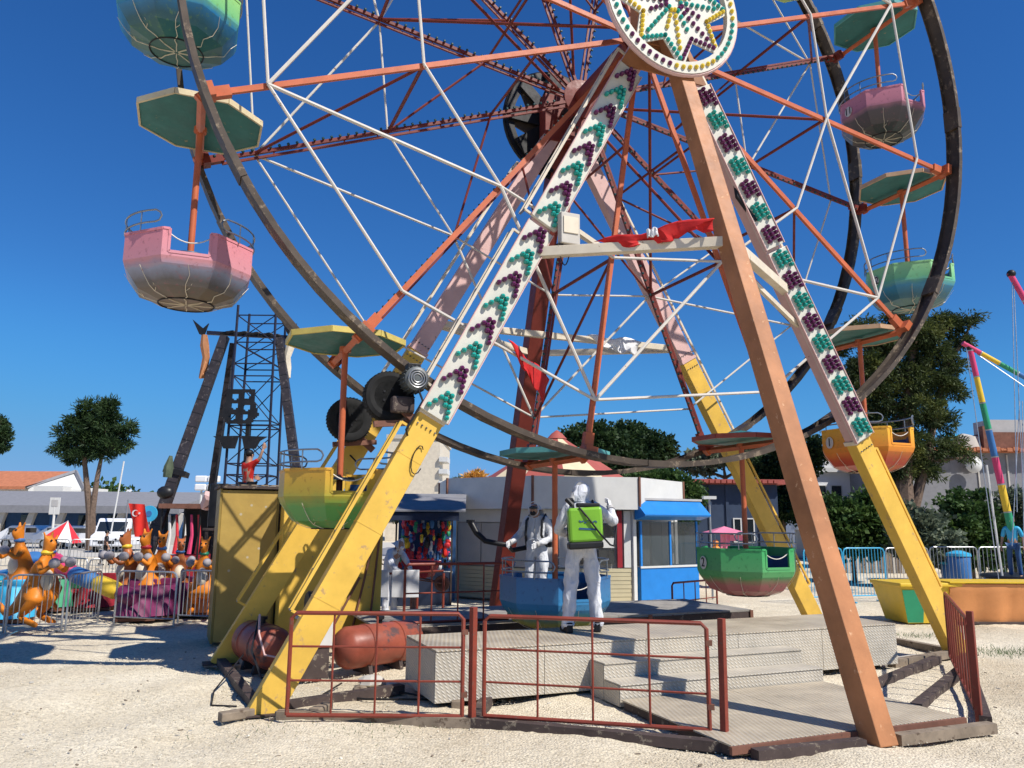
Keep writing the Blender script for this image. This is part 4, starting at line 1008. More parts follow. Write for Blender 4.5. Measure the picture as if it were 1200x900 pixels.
MB().tube([(.08, .34, 1.42), (-.02, .36, 1.30), (-.16, .36, 1.12), (-.28, .30, 1.0), (-.36, .10, .98), (-.42, -.05, 1.2), (-.38, -.18, 1.42)], .011, 6).build('hose', 'blackplastic', sp, smooth=True)
MB().tube([(-.38, -.18, 1.40), (-.37, -.60, 1.30), (-.36, -.95, 1.15)], .008, 6).build('lance', 'thinsteel', sp, smooth=True)
lg = MB()
for k in range(7): lg.beam((.08 - k * .03, .345, 1.27 - .012 * (k % 3)), (.055 - k * .03, .345, 1.25 + .014 * (k % 2)), .012, .004)
lg.beam((.08, .345, 1.18), (-.12, .345, 1.17), .02, .003)
lg.build('printed_emblem', 'dblue', sp)
# worker behind the blue gondola with the mist blower
P2 = at(629, 690, 13.3); P2.z = .50
w2, J2 = person('worker in white hooded coverall and dark goggles behind the blue gondola, holding a black nozzle', P2, -.35, 'suit',
    dict(elR=(-.30, -.02, 1.17), wrR=(-.36, -.26, 1.08), elL=(.27, -.04, 1.15), wrL=(.10, -.28, 1.06), head=(-.02, -.05, 1.59), top=(-.02, -.04, 1.70)), goggles=True, gloves='whitecloth', scale=1.05)
bl = thing('mist_blower', 'black knapsack blower with a long curved nozzle pointing left', 'blower', P2, -.35); bl.scale = (1.05,) * 3
MB().box(-.18, .18, .17, .38, 1.0, 1.45).build('engine_housing', 'blackplastic', bl, bevel=.03)
MB().tube([(-.10, .2, 1.02), (-.42, .0, .95), (-.40, -.26, 1.04), (-.52, -.34, 1.06), (-.74, -.36, 1.10), (-.90, -.34, 1.22), (-1.02, -.32, 1.40)], [.04, .04, .04, .04, .045, .05, .055], 10).build('nozzle', 'blackplastic', bl, smooth=True)
MB().lathe([(.07, 0), (.07, .05)], 12, (-1.02, -.32, 1.38)).build('nozzle_tip', 'blackplastic', bl, smooth=True)
for x in (-.13, .13): MB().tube([(x, .17, 1.4), (x, .05, 1.52), (x, -.13, 1.42), (x, -.17, 1.2), (x * 1.3, .0, 1.02)], .022, 6).build('strap', 'blackplastic', bl, smooth=True)
# worker by the prize stall
P3 = ground_at(457, 705, 0.0); P3 = at(457, 690, 17.0); P3.z = 0
person('worker in pale coverall bending beside the prize stall, right of the yellow leg', P3, .9, 'suit',
    dict(chest=(0, -.10, 1.22), neck=(0, -.17, 1.37), head=(0, -.24, 1.46), top=(0, -.27, 1.56), shL=(.165, -.13, 1.32), shR=(-.165, -.13, 1.32), elL=(.24, -.28, 1.08), wrL=(.2, -.42, .92), elR=(-.24, -.26, 1.08), wrR=(-.18, -.44, .94)), gloves='whitecloth')
# man in red on the ride behind the booth
P4 = at(290, 572, 17.5); P4.z = 1.80
person('man in red shirt and black cap with one arm raised, above the mustard booth roof', P4, 2.6, 'bright_red',
    dict(elR=(-.30, -.02, 1.50), wrR=(-.34, -.08, 1.74), elL=(.24, -.08, 1.16), wrL=(.12, -.28, 1.12)), hood=False)
scf = thing('operator_stand', 'dark steel operator stand rising behind the mustard booth', 'platform', Vector((P4.x, P4.y, 0)), .2)
MB().box(-.8, .6, -.5, .5, 1.74, 1.79).build('floor', 'darkbeam', scf)
for x, y in ((-.75, -.45), (.5, -.45), (-.75, .45), (.5, .45)): MB().box(x, x + .06, y - .03, y + .03, 0, 1.735).build('leg', 'darkbeam', scf)
MB().box(-.75, -.35, -.3, .2, 1.79, 2.75).build('control_desk', 'blackplastic', scf, bevel=.04)
P5 = ground_at(122, 663, 0)
person('dark clothed man walking far off by the parked cars at left', P5, 2.2, 'blackplastic', dict(anR=(-.12, -.2, .12), toR=(-.12, -.36, .1), anL=(.12, .2, .12), toL=(.13, .04, .045)), hood=False, scale=.85)
P6 = at(1192, 685, 21.0); P6.z = .55
person('person in pale blue top and blue trousers by the bungee poles at the right edge', P6, -.8, 'rcyan', dict(), hood=False, trousers='dblue', hair='bark', scale=.95)

# cloths caught on the wheel
def cloth(name, pts, mat, label, cat, fold=.05):
    n = 10; P = [Vector(p) for p in pts]; mb = MB(); vs = []; fs = []; r_ = random.Random(len(label))
    for i in range(n + 1):
        for j in range(n + 1):
            u, v = i / n, j / n; p = P[0].lerp(P[1], u).lerp(P[3].lerp(P[2], u), v)
            p = p + Vector((0, math.sin(u * 19 + v * 3) * fold * (.3 + v), math.sin(u * 11 + v * 6) * fold * .7)); vs.append(p)
    for i in range(n):
        for j in range(n): a = i * (n + 1) + j; fs.append((a, a + 1, a + n + 2, a + n + 1))
    mb.add(vs, fs); o = mb.build(name, mat, None, smooth=True)
    sd = o.modifiers.new('thick', 'SOLIDIFY'); sd.thickness = .004
    return tag(o, label, cat)
c1 = cloth('red_flag', [RF(-1.45, -.55, 5.50), RF(-.25, -1.45, 5.72), RF(-.25, -1.42, 5.56), RF(-1.05, -.75, 5.38)], 'redcloth', 'red flag with a white patch tangled over the front tie beam', 'flag')
c1b = cloth('flag_patch', [RF(-.95, -1.0, 5.58), RF(-.84, -1.08, 5.61), RF(-.82, -1.08, 5.5), RF(-.93, -1.0, 5.48)], 'whitecloth', 'x', 'flag', .02)
for k_ in ('label', 'category'): del c1b[k_]
c1b.parent = c1
cloth('red_flag', [RF(-2.35, .1, 4.28), RF(-1.15, 1.4, 4.10), RF(-1.25, 1.4, 3.72), RF(-1.9, .6, 4.0)], 'redcloth', 'dark red triangular flag beside the bulb panel of the left leg', 'flag')
cloth('white_rag', [RF(.35, 3.05, 5.25), RF(1.5, 3.05, 5.27), RF(1.35, 3.02, 4.98), RF(.75, 3.02, 5.02)], 'whitecloth', 'torn white rag hanging on the rear tie beam', 'rag')

# =================================================================== vegetation
def leaf_mesh(name, blobs, n, size, mat, parent, clump=.35, droop=0.0, seed=1, aspect=.45):
    """many small leaf faces gathered in clumps through the crown's ellipsoids"""
    r = np.random.default_rng(seed); vol = np.array([b[3] * b[4] * b[5] for b in blobs]) ** .8; vol = vol / vol.sum()
    nc = max(12, n // 60); bi = r.choice(len(blobs), nc, p=vol); B = np.array(blobs)[bi]
    d = r.normal(size=(nc, 3)); d /= np.linalg.norm(d, axis=1)[:, None]; rad = r.random(nc) ** .38
    cc = B[:, :3] + d * rad[:, None] * B[:, 3:6]
    ci = r.integers(0, nc, n); cs = clump * (.6 + .8 * r.random(nc))
    off = r.normal(size=(n, 3)); off /= (np.linalg.norm(off, axis=1)[:, None] + 1e-6); off *= (r.random(n) ** .5)[:, None] * cs[ci][:, None]; off[:, 2] *= .75
    c = cc[ci] + off
    out = d[ci] * .6 + off / clump * .6 + r.normal(size=(n, 3)) * .55; out[:, 2] -= droop
    out /= np.linalg.norm(out, axis=1)[:, None] + 1e-6
    sd = np.cross(out, r.normal(size=(n, 3))); sd /= np.linalg.norm(sd, axis=1)[:, None] + 1e-6
    s = size * (.6 + .8 * r.random(n))[:, None]
    V = np.stack([c, c + out * s * .5 + sd * s * aspect, c + out * s * 1.1, c + out * s * .5 - sd * s * aspect], 1).reshape(-1, 3)
    T = np.arange(n * 4).reshape(-1, 4)
    me = bpy.data.meshes.new(name); me.vertices.add(len(V)); me.vertices.foreach_set('co', V.ravel()); me.loops.add(T.size); me.loops.foreach_set('vertex_index', T.ravel().astype(np.int32))
    me.polygons.add(len(T)); me.polygons.foreach_set('loop_start', np.arange(0, T.size, 4)); me.update(); me.validate()
    o = mesh_obj(name, me, mat, parent); o['kind'] = 'stuff'; return o
def tree(name, label, loc, trunks, blobs, n, size, leaf, cat='tree', group=None, seed=1, clump=.35, droop=0, aspect=.45):
    """trunks: [(points, radii)], blobs: crown ellipsoids, both relative to loc"""
    t = thing(name, label, cat, loc, 0, group); mb = MB(); r = random.Random(seed)
    for pts_, rs_ in trunks: mb.tube(pts_, rs_, 8)
    tip = Vector(trunks[0][0][-1])
    for b in blobs:                                             # limbs reach into every part of the crown
        e = Vector(b[:3]); src = min((Vector(q) for tr_ in trunks for q in tr_[0][1:]), key=lambda q: (q - e).length)
        mid = src.lerp(e, .5) + Vector((r.uniform(-.1, .1) * b[3], r.uniform(-.1, .1) * b[4], -.12 * b[5]))
        R0 = trunks[0][1][-1]; mb.tube([src, mid, e], [R0 * .8, R0 * .5, R0 * .2], 6)
        for q in range(4):
            e2 = e + Vector((r.uniform(-.7, .7) * b[3], r.uniform(-.7, .7) * b[4], r.uniform(-.3, .8) * b[5])); mb.tube([mid.lerp(e, .5), e2], [R0 * .35, R0 * .08], 5)
    mb.build('trunk', 'bark', t, smooth=True)
    leaf_mesh('crown', blobs, n, size, leaf, t, clump, droop, seed, aspect); return t
def blobs_at(Y, lst, base):
    """crown ellipsoids measured in the photo: (u, v, half width px, half height px)"""
    o = []
    for (u, v, a, b) in lst:
        k = Y / F_PX; p = at(u, v, Y) - base; o.append((p.x, p.y + random.uniform(-.3, .3) * a * k, p.z, a * k, a * k * .85, b * k))
    return o
# far left stone pine pair with joined crown
b0 = at(106, 644, 49); b0.z = 0
tp = lambda u, v, Y, b: tuple(at(u, v, Y) - b)
tree('pine_tree', 'dark two-stemmed tree with a joined round crown standing alone by the parked cars', b0,
     [([(0, 0, 0), tp(105, 600, 49, b0), tp(101, 560, 49, b0), tp(98, 530, 49, b0)], [.30, .22, .17, .12]), ([(.1, 0, 0), tp(108, 600, 49, b0), tp(114, 560, 49, b0), tp(120, 530, 49, b0)], [.26, .2, .15, .1])],
     blobs_at(49, [(96, 498, 15, 17), (124, 496, 16, 18), (108, 515, 22, 14), (76, 522, 13, 9), (145, 505, 13, 9), (103, 482, 12, 10), (130, 478, 11, 8), (92, 535, 17, 8), (136, 522, 14, 9), (118, 532, 14, 8), (78, 508, 10, 7), (68, 525, 7, 4), (152, 497, 6, 5), (112, 473, 7, 5), (147, 520, 8, 5), (88, 490, 9, 6)], b0), 21000, .26, 'leafdark', seed=3, clump=.32, aspect=.12)
b0 = at(-22, 644, 49); b0.z = 0
tree('pine_tree', 'dark tree crown pushing in at the left edge of the view', b0, [([(0, 0, 0), tp(-20, 560, 49, b0)], [.4, .2])], blobs_at(49, [(-12, 510, 18, 20), (-25, 490, 16, 16), (0, 522, 10, 8), (4, 508, 8, 6), (-2, 495, 8, 7)], b0), 14000, .17, 'leafdark', seed=4, clump=.34, aspect=.25)
# trees behind the kiosks
b0 = at(705, 650, 36); b0.z = 0
tree('broadleaf_tree', 'dark green tree behind the striped kiosk roof', b0, [([(0, 0, 0), tp(705, 560, 36, b0)], [.35, .2])],
     blobs_at(36, [(690, 520, 36, 20), (735, 515, 30, 18), (765, 530, 28, 20), (720, 540, 50, 22), (660, 530, 26, 14), (745, 560, 30, 22)], b0), 36000, .15, 'leafdark', seed=5, clump=.38)
b0 = at(785, 655, 31); b0.z = 0
tree('broadleaf_tree', 'lighter rounded green tree above the blue glass kiosk', b0, [([(0, 0, 0), tp(785, 600, 31, b0)], [.28, .16])],
     blobs_at(31, [(775, 572, 26, 22), (800, 582, 22, 20), (750, 568, 22, 16), (785, 600, 34, 20)], b0), 26000, .12, 'leafmid', seed=6, clump=.3)
b0 = at(915, 650, 38); b0.z = 0
tree('broadleaf_tree', 'dark green tree between the brown raker leg and the white house', b0, [([(0, 0, 0), tp(915, 580, 38, b0)], [.3, .18])],
     blobs_at(38, [(925, 545, 32, 26), (895, 560, 26, 24), (945, 530, 22, 16), (910, 590, 36, 20)], b0), 28000, .14, 'leafdark', seed=8, clump=.35)
b0 = at(850, 650, 42); b0.z = 0
tree('broadleaf_tree', 'sparse pale topped tree above the blue building roof', b0, [([(0, 0, 0), tp(850, 560, 42, b0)], [.25, .12])],
     blobs_at(42, [(845, 535, 34, 14), (815, 545, 24, 10), (880, 540, 20, 14)], b0), 5000, .2, 'leafolive', seed=9, clump=.5)
# tall eucalyptus-like pine at right
b0 = at(1062, 655, 34); b0.z = 0
tree('tall_pine', 'tall ragged evergreen behind the right side of the wheel, sunlit on its right', b0,
     [([(0, 0, 0), tp(1058, 560, 34, b0), tp(1062, 480, 34, b0), tp(1070, 410, 34, b0)], [.5, .4, .28, .14]), ([(0, 0, 1.2), tp(1085, 540, 34, b0), tp(1105, 440, 34, b0)], [.3, .2, .1])],
     blobs_at(34, [(1075, 392, 26, 18), (1108, 382, 22, 14), (1128, 376, 14, 7), (1142, 372, 8, 4), (1045, 405, 26, 18), (1090, 420, 30, 22), (1020, 430, 24, 18), (1062, 445, 30, 20), (1100, 448, 24, 16), (1122, 430, 14, 12), (1030, 465, 28, 18), (1075, 480, 30, 20), (1105, 492, 18, 14), (1008, 388, 18, 16), (990, 405, 14, 14), (1028, 500, 26, 16), (1060, 520, 30, 16), (1095, 528, 24, 12), (1000, 440, 18, 16), (1005, 478, 16, 16), (1126, 400, 14, 8), (1120, 460, 12, 9), (1118, 520, 16, 10), (1134, 536, 10, 6), (1050, 548, 26, 14), (1082, 552, 22, 12), (1052, 375, 16, 10), (1030, 535, 16, 12)], b0), 95000, .15, 'leafpine', seed=11, clump=.28, droop=.15, aspect=.16)
# lower shrubs
for i, (u, v, Y, bl, lf, n, lb) in enumerate([
    (1000, 655, 27, [(995, 610, 30, 28), (1020, 600, 22, 26), (975, 605, 18, 22), (1000, 632, 34, 18), (1030, 625, 16, 22)], 'leafmid', 13000, 'leafy green shrub in front of the white house'),
    (1080, 665, 25, [(1075, 620, 26, 26), (1098, 630, 22, 24), (1085, 645, 30, 18)], 'leafolive', 8000, 'grey green shrub just right of the yellow front leg'),
    (1140, 668, 27, [(1140, 600, 32, 26), (1120, 620, 28, 26), (1160, 630, 30, 24), (1150, 650, 34, 16)], 'leafmid', 12000, 'bushy shrub below the grey building, left of the striped pole'),
    (1190, 668, 28, [(1185, 595, 26, 22), (1205, 610, 26, 30), (1190, 640, 30, 22)], 'leafolive', 9000, 'olive toned shrub at the right edge of the view'),
    (115, 640, 120, [(95, 583, 14, 5), (120, 582, 18, 6), (145, 586, 14, 5)], 'leafmid', 2500, 'low green trees on the far town skyline at left'),
    (390, 650, 44, [(470, 600, 10, 14)], 'leafdark', 1500, 'small dark shrub beside the prize stall roof')]):
    b0 = at(u, v, Y); b0.z = 0
    tree('shrub', lb, b0, [([(0, 0, 0), (0, 0, .8)], [.09, .05])], blobs_at(Y, bl, b0), n, .13 if Y < 50 else .7, lf, 'shrub', seed=20 + i, clump=.3 if Y < 50 else 2)
b0 = at(556, 600, 55); b0.z = 0
tree('palm_tree', 'orange sunlit tuft of dry foliage above the grey kiosk roof', b0, [([(0, 0, 0), tp(556, 585, 55, b0)], [.2, .12])], blobs_at(55, [(557, 562, 10, 6), (566, 566, 7, 5), (548, 567, 5, 4)], b0), 2500, .3, 'leafdry', 'plant', seed=30, clump=.4, aspect=.15)
b0 = at(535, 600, 60); b0.z = 0
tree('bare_tree', 'thin bare treetop just left of the orange tuft', b0, [([(0, 0, 0), tp(535, 590, 60, b0)], [.15, .08])], blobs_at(60, [(535, 566, 9, 5)], b0), 500, .3, 'leafolive', 'tree', seed=31, clump=.4, aspect=.1)
# weeds
def tuft(loc, n, h, label, w=.3):
    mb = MB(); r = random.Random(int(loc.x * 99))
    for k in range(n):
        x, y = r.gauss(0, w), r.gauss(0, w * .6); a = r.uniform(0, 6.28); b = r.uniform(.02, .06)
        mb.add([(x, y, -.01), (x + .008, y, -.01), (x + b * math.cos(a), y + b * math.sin(a), h * r.uniform(.4, 1))], [(0, 1, 2)])
    o = mb.build('grass_tuft', 'leafmid', None); o.location = loc; o['kind'] = 'stuff'; o['label'] = label
tuft(ground_at(1185, 765), 420, .08, 'thin green weeds in the gravel at the right edge', .45)
tuft(ground_at(1075, 745), 120, .07, 'few weeds in the gravel behind the right leg', .3)
tuft(ground_at(400, 855), 160, .05, 'sparse weeds in front of the left gate', .4)

# =================================================================== kiosks
KY = 22.6; KC = at(653, 640, KY); KC.z = 0
ko = thing('octagonal_kiosk', 'white octagonal kiosk with red and cream striped roof and panels greyed for shade', 'kiosk', KC, math.radians(32))
KR = 3.55; NZ = 8
def kp(r, k, z): return Vector((r * math.cos(k * PI / 4), r * math.sin(k * PI / 4), z))
for k in range(8):
    a0, a1 = kp(KR, k, 2.28), kp(KR, k + 1, 2.28); up_ = Vector((0, 0, .80))
    c_ = (a0 + a1) / 2; nrm = Vector((c_.x, c_.y, 0)).normalized() * .06
    MB().add([a0, a1, a1 + up_, a0 + up_, a0 - nrm, a1 - nrm, a1 + up_ - nrm, a0 + up_ - nrm], [(0, 1, 2, 3), (5, 4, 7, 6), (0, 4, 5, 1), (3, 2, 6, 7), (0, 3, 7, 4), (1, 5, 6, 2)]).build('fascia', 'kwhite', ko)
    MB().beam(a0 * 1.003 + Vector((0, 0, 2.28 - a0.z * 1.003)), a0 * 1.003 + Vector((0, 0, 3.09 - a0.z * 1.003)), .05, .05).build('fascia_joint', 'rust', ko)
    w0, w1 = kp(KR * .93, k, 0), kp(KR * .93, k + 1, 0)
    def wall(z0, z1, mat, nm, f0=0, f1=1, push=0.0):
        p, q = w0.lerp(w1, f0), w0.lerp(w1, f1); n_ = Vector(((w0 + w1).x, (w0 + w1).y, 0)).normalized()
        p, q = p + n_ * push, q + n_ * push; A, B = Vector((0, 0, z0)), Vector((0, 0, z1)); n2 = n_ * .05
        return MB().add([p + A, q + A, q + B, p + B, p + A - n2, q + A - n2, q + B - n2, p + B - n2], [(0, 1, 2, 3), (5, 4, 7, 6), (0, 4, 5, 1), (3, 2, 6, 7), (0, 3, 7, 4), (1, 5, 6, 2)]).build(nm, mat, ko)
    if True:
        glassy = k == 5
        if not glassy:
            for j in range(3): wall(.86, 1.93, 'kgrey', 'panel', .04 + j * .31, .04 + (j + 1) * .31 - .012)
            wall(1.95, 2.27, 'kwhite', 'head_panel', .03, .97)
            for j in range(8): wall(.06 + j * .098, .06 + j * .098 + .09, 'siding', 'siding_board', .03, .97, .008 * (j % 2))
        else:
            for j in range(2): wall(.86, 1.93, 'kgrey', 'panel', .04 + j * .2, .04 + (j + 1) * .2 - .012)
            for j, (f0, f1) in enumerate(((.46, .62), (.64, .80))):
                for q, (z0, z1) in enumerate(((.95, 1.30), (1.34, 1.58), (1.62, 1.9))): wall(z0, z1, 'darkglass' if q != 1 else 'kwhite', 'window_pane', f0, f1)
            wall(.86, 2.25, 'deepred', 'red_strip', .83, .88, .02); wall(.86, 2.25, 'kwhite', 'white_strip', .90, .97, .01)
            wall(1.95, 2.27, 'kwhite', 'head_panel', .03, .80)
            for j in range(8): wall(.06 + j * .098, .06 + j * .098 + .09, 'siding', 'siding_board', .03, .97, .008 * (j % 2))
    MB().beam(kp(KR * .93, k, 0), kp(KR * .93, k, 2.28), .10, .10).build('corner_post', 'kwhite', ko)
MB().add([kp(KR * .9, k, 0) + Vector((0, 0, 0.02)) for k in range(8)] + [kp(KR * .9, k, 2.27) for k in range(8)], [(i, (i + 1) % 8, 8 + (i + 1) % 8, 8 + i) for i in range(8)]).build('inner_lining', 'kgrey', ko)
MB().add([kp(KR * .985, k, 2.98) for k in range(8)], [tuple(range(8))]).build('flat_roof', 'kgrey', ko)
n = 12; RR, AZp = 2.35, 4.5
for k in range(n):
    q0, q1 = 2 * PI * k / n, 2 * PI * (k + 1) / n
    A, B = Vector((RR * math.cos(q0), RR * math.sin(q0), 2.99)), Vector((RR * math.cos(q1), RR * math.sin(q1), 2.99)); T = Vector((0, 0, AZp))
    A2, B2 = A.lerp(T, .9), B.lerp(T, .9)
    MB().add([A, B, B2, A2, A - Vector((0, 0, .06)), B - Vector((0, 0, .06))], [(0, 1, 2, 3), (4, 5, 1, 0)]).build('roof_stripe', 'roofred' if k % 2 else 'roofcream', ko)
MB().lathe([(.30, 4.34), (.16, 4.5), (.02, 4.6)], 12).build('roof_cap', 'roofred', ko, smooth=True)

# blue glass kiosk
BK0 = ground_at(752, 707); BKr = ground_at(830, 703)
BKrz = math.atan2(BKr.y - BK0.y, BKr.x - BK0.x) + .10
bkk = thing('blue_kiosk', 'blue ticket kiosk with glass front and overhanging roof, right of the octagonal kiosk', 'kiosk', BK0, BKrz)
BW, BD_ = 2.02, 1.7
MB().box(0, BW, 0, .04, 0, .86).build('front_wall', 'blue', bkk, bevel=.005)
MB().box(0, .04, .045, BD_, 0, .86).build('side_wall', 'blue', bkk, bevel=.005)
MB().box(BW - .04, BW, .045, BD_, 0, .86).build('side_wall', 'blue', bkk)
MB().box(.045, BW - .045, BD_ - .04, BD_, 0, 1.98).build('back_wall', 'dblue', bkk)
MB().box(-.02, BW + .02, -.025, -.001, .84, .89).build('sill', 'kwhite', bkk)
for x in (0.0, 1.0, BW - .06): MB().box(x, x + .06, -.005, .05, .865, 2.0).build('post', 'blue', bkk, bevel=.004)
MB().box(-.002, .055, BD_ - .06, BD_, .865, 2.0).build('post', 'blue', bkk)
MB().box(.065, .995, .015, .022, .895, 1.99).build('window_pane', 'glass', bkk)
MB().box(1.065, BW - .065, .015, .022, .895, 1.99).build('window_pane', 'glass', bkk)
MB().box(.015, .022, .06, BD_ - .07, .895, 1.99).build('window_pane', 'glass', bkk)
MB().box(.10, .58, .30, .33, .9, 1.98).build('inner_door', 'kwhite', bkk); MB().box(.60, .66, .30, .33, .9, 1.98).build('door_jamb', 'rust', bkk)
MB().add([(-.18, -.38, 2.12), (BW + .10, -.38, 2.12), (BW + .10, 0, 2.03), (-.18, 0, 2.03), (-.18, -.40, 2.16), (BW + .10, -.40, 2.16), (BW + .10, -.02, 2.52), (-.18, -.02, 2.52)], [(0, 3, 2, 1), (4, 5, 6, 7), (0, 1, 5, 4), (1, 2, 6, 5), (3, 0, 4, 7), (2, 3, 7, 6)]).build('awning', 'blue', bkk)
MB().box(-.22, BW + .14, -.06, BD_ + .1, 2.525, 2.58).build('roof', 'kgrey', bkk)
MB().box(.2, .9, .6, .9, 0, .9).build('counter', 'rust', bkk)

# =================================================================== prize stall
PY = 18.8; p0 = at(461, 700, PY); p0.z = 0; p1 = at(529, 700, PY); wS = (p1 - p0).x
M['shadenavy'] = paint('shade_darkened_navy', (.02, .03, .06), .3, None, rough=.8)  # shade over the stall put into this dark front and awning colour
ps = thing('prize_stall', 'shade-darkened prize stall hung with bright toys, left of the octagonal kiosk', 'stall', p0, .05)
MB().box(0, wS, 0, .05, 0, .78).build('counter_front', 'shadenavy', ps)
MB().box(0, wS, .05, .5, .74, .78).build('counter_top', 'kwhite', ps)
MB().box(-.05, wS + .05, 1.3, 1.36, 0, 2.2).build('back_wall', 'dblue', ps)
MB().add([(-.2, -.5, 1.98), (wS + .15, -.5, 1.98), (wS + .15, -.5, 2.16), (-.2, -.5, 2.16), (-.2, 1.4, 2.40), (wS + .15, 1.4, 2.40)], [(0, 1, 2, 3), (3, 2, 5, 4)]).build('awning', 'shadenavy', ps)
MB().add([(-.3, -.55, 2.18), (wS + .3, -.55, 2.18), (wS + .3, 1.5, 2.62), (-.3, 1.5, 2.62), (-.3, -.55, 2.22), (wS + .3, -.55, 2.22), (wS + .3, 1.5, 2.66), (-.3, 1.5, 2.66)], [(0, 3, 2, 1), (4, 5, 6, 7), (0, 1, 5, 4), (2, 3, 7, 6), (1, 2, 6, 5), (3, 0, 4, 7)]).build('roof', 'greywall', ps)
toys = MB(); tm = ['rred', 'rblue', 'whitecloth', 'rpink', 'ryellow', 'rgreen', 'rpurple', 'blackplastic', 'bright_red']
for k in range(150):
    toys.mat(random.choice([0, 0, 0, 1, 1, 2, 2, 3, 4, 5, 6, 7, 8])); c_ = (random.uniform(.05, wS - .05), random.uniform(.35, 1.2), random.uniform(.85, 1.95)); s_ = random.uniform(.04, .09)
    toys.ball(c_, s_, 7, 5, (random.uniform(.6, 1), .8, random.uniform(.8, 1.6))); toys.ball((c_[0], c_[1], c_[2] + s_ * 1.3), s_ * .6, 6, 4)
toys.build('toys', tm, ps, smooth=True, kind='stuff')
for x in (.0, wS - .04): MB().box(x, x + .04, -.02, .02, 0, 2.05).build('post', 'darkbeam', ps)
wb = thing('wheelbarrow', 'tilted dark red wheelbarrow with a rubber wheel at the right of the prize stall', 'wheelbarrow', at(492, 655, 17.2), -.25)
MB().prism([(-.35, .12), (.42, .10), (.24, -.24), (-.12, -.22)], -.26, .26).build('tray', 'deepred', wb, bevel=.02)
MB().tube([(-.95, -.2, .10), (-.1, -.2, -.26), (.55, -.06, -.36)], .016, 6).tube([(-.95, .2, .10), (-.1, .2, -.26), (.55, .06, -.36)], .016, 6).build('handles', 'rust', wb, smooth=True, kind='stuff')
w_ = tyre_mb(.17, .08).build('tyre', 'rust', wb, smooth=True); w_.location = (.52, 0, -.36)
MB().box(-.12, -.08, -.2, .2, -.95, -.26).build('leg', 'rust', wb)
wb.location.z = 1.02
for i, u in enumerate((448, 467, 483)):
    o = MB().box(-.13, .13, -.012, .012, -.26, .26).build('white_towel', 'whitecloth', None, bevel=.01); p = at(u, 684, 15.4); o.location = p; o.rotation_euler = (.05, 0, .15 * i - .1)
    tag(o, ('white towel hanging leftmost over the red rail', 'white towel hanging in the middle of the red rail', 'white towel hanging at the right of the red rail')[i], 'towel', 'white towels on the rail')
a_, b_ = at(440, 673, 15.45), at(520, 669, 15.45); rl = thing('towel_rail', 'red tube rail behind the rear deck with white towels over it', 'rail', Vector((a_.x, a_.y, 0)), 0)
L_ = (b_ - a_).x
MB().tube([(0, 0, a_.z), (L_, 0, b_.z)], .022, 8).build('top_rail', 'gate', rl, smooth=True)
for x in (0, L_ * .62, L_): MB().tube([(x, 0, 0), (x, 0, a_.z + .03)], .025, 8).build('post', 'gate', rl, smooth=True)

# =================================================================== buildings
def windows(parent, spots, y, frame='kwhite', pane='darkglass', depth=.08):
    for (x, z, w, h) in spots:
        f = MB().box(x - .05, x + w + .05, y - .05, y - .002, z - .05, z).box(x - .05, x + w + .05, y - .05, y - .002, z + h, z + h + .05).box(x - .05, x, y - .05, y - .002, z, z + h).box(x + w, x + w + .05, y - .05, y - .002, z, z + h).build('window', frame, parent, kind='part' if False else None)
        MB().box(x, x + w, y - .03, y - .006, z, z + h).build('pane', pane, f)
def block(label, u0, u1, vt, Y, depth, mat, roof=None, rz=0.0, name='building', zr=.3, win=None, over=.3):
    a, b = at(u0, 600, Y), at(u1, 600, Y); w = (b - a).length; h = zat(vt, Y)
    t = thing(name, label, 'building', Vector((a.x, a.y, 0)), rz)
    MB().box(0, w, 0, depth, 0, h).build('wall', mat, t)
    MB().box(-over, w + over, -over, depth + over, h + .002, h + zr).build('roof', roof or mat, t)
    if win: windows(t, [(x * w, z * h, ww * w, hh * h) for (x, z, ww, hh) in win], 0)
    return t, w, h
# far town: pale boxes
ft = [(118, 588, 14), (131, 583, 10), (141, 579, 9), (150, 587, 13), (163, 584, 10), (173, 588, 12), (185, 581, 8), (196, 586, 12), (232, 583, 12), (245, 578, 10), (335, 588, 10), (520, 600, 10)]
for i, (u, v, wpx) in enumerate(ft):
    Y = 150 + 9 * (i % 4); a = at(u, v, Y); w = wpx * Y / F_PX
    t = thing('town_house', 'x', 'house', Vector((a.x, Y, 0)), 0, 'pale houses of the far town at left')
    t['label'] = 'pale flat-roofed house on the far town skyline at left'
    MB().box(0, w, 0, 8, 0, a.z).build('wall', ['kwhite', 'concrete', 'cream'][i % 3], t)
    MB().box(w * .3, w * .6, 1, 3, a.z, a.z + 1.1).build('roof_tank', 'carwhite', t)
    for q in range(2): MB().box(w * (.15 + .45 * q), w * (.35 + .45 * q), -.06, -.01, a.z - 2.6, a.z - 1.2).build('window', 'darkglass', t)
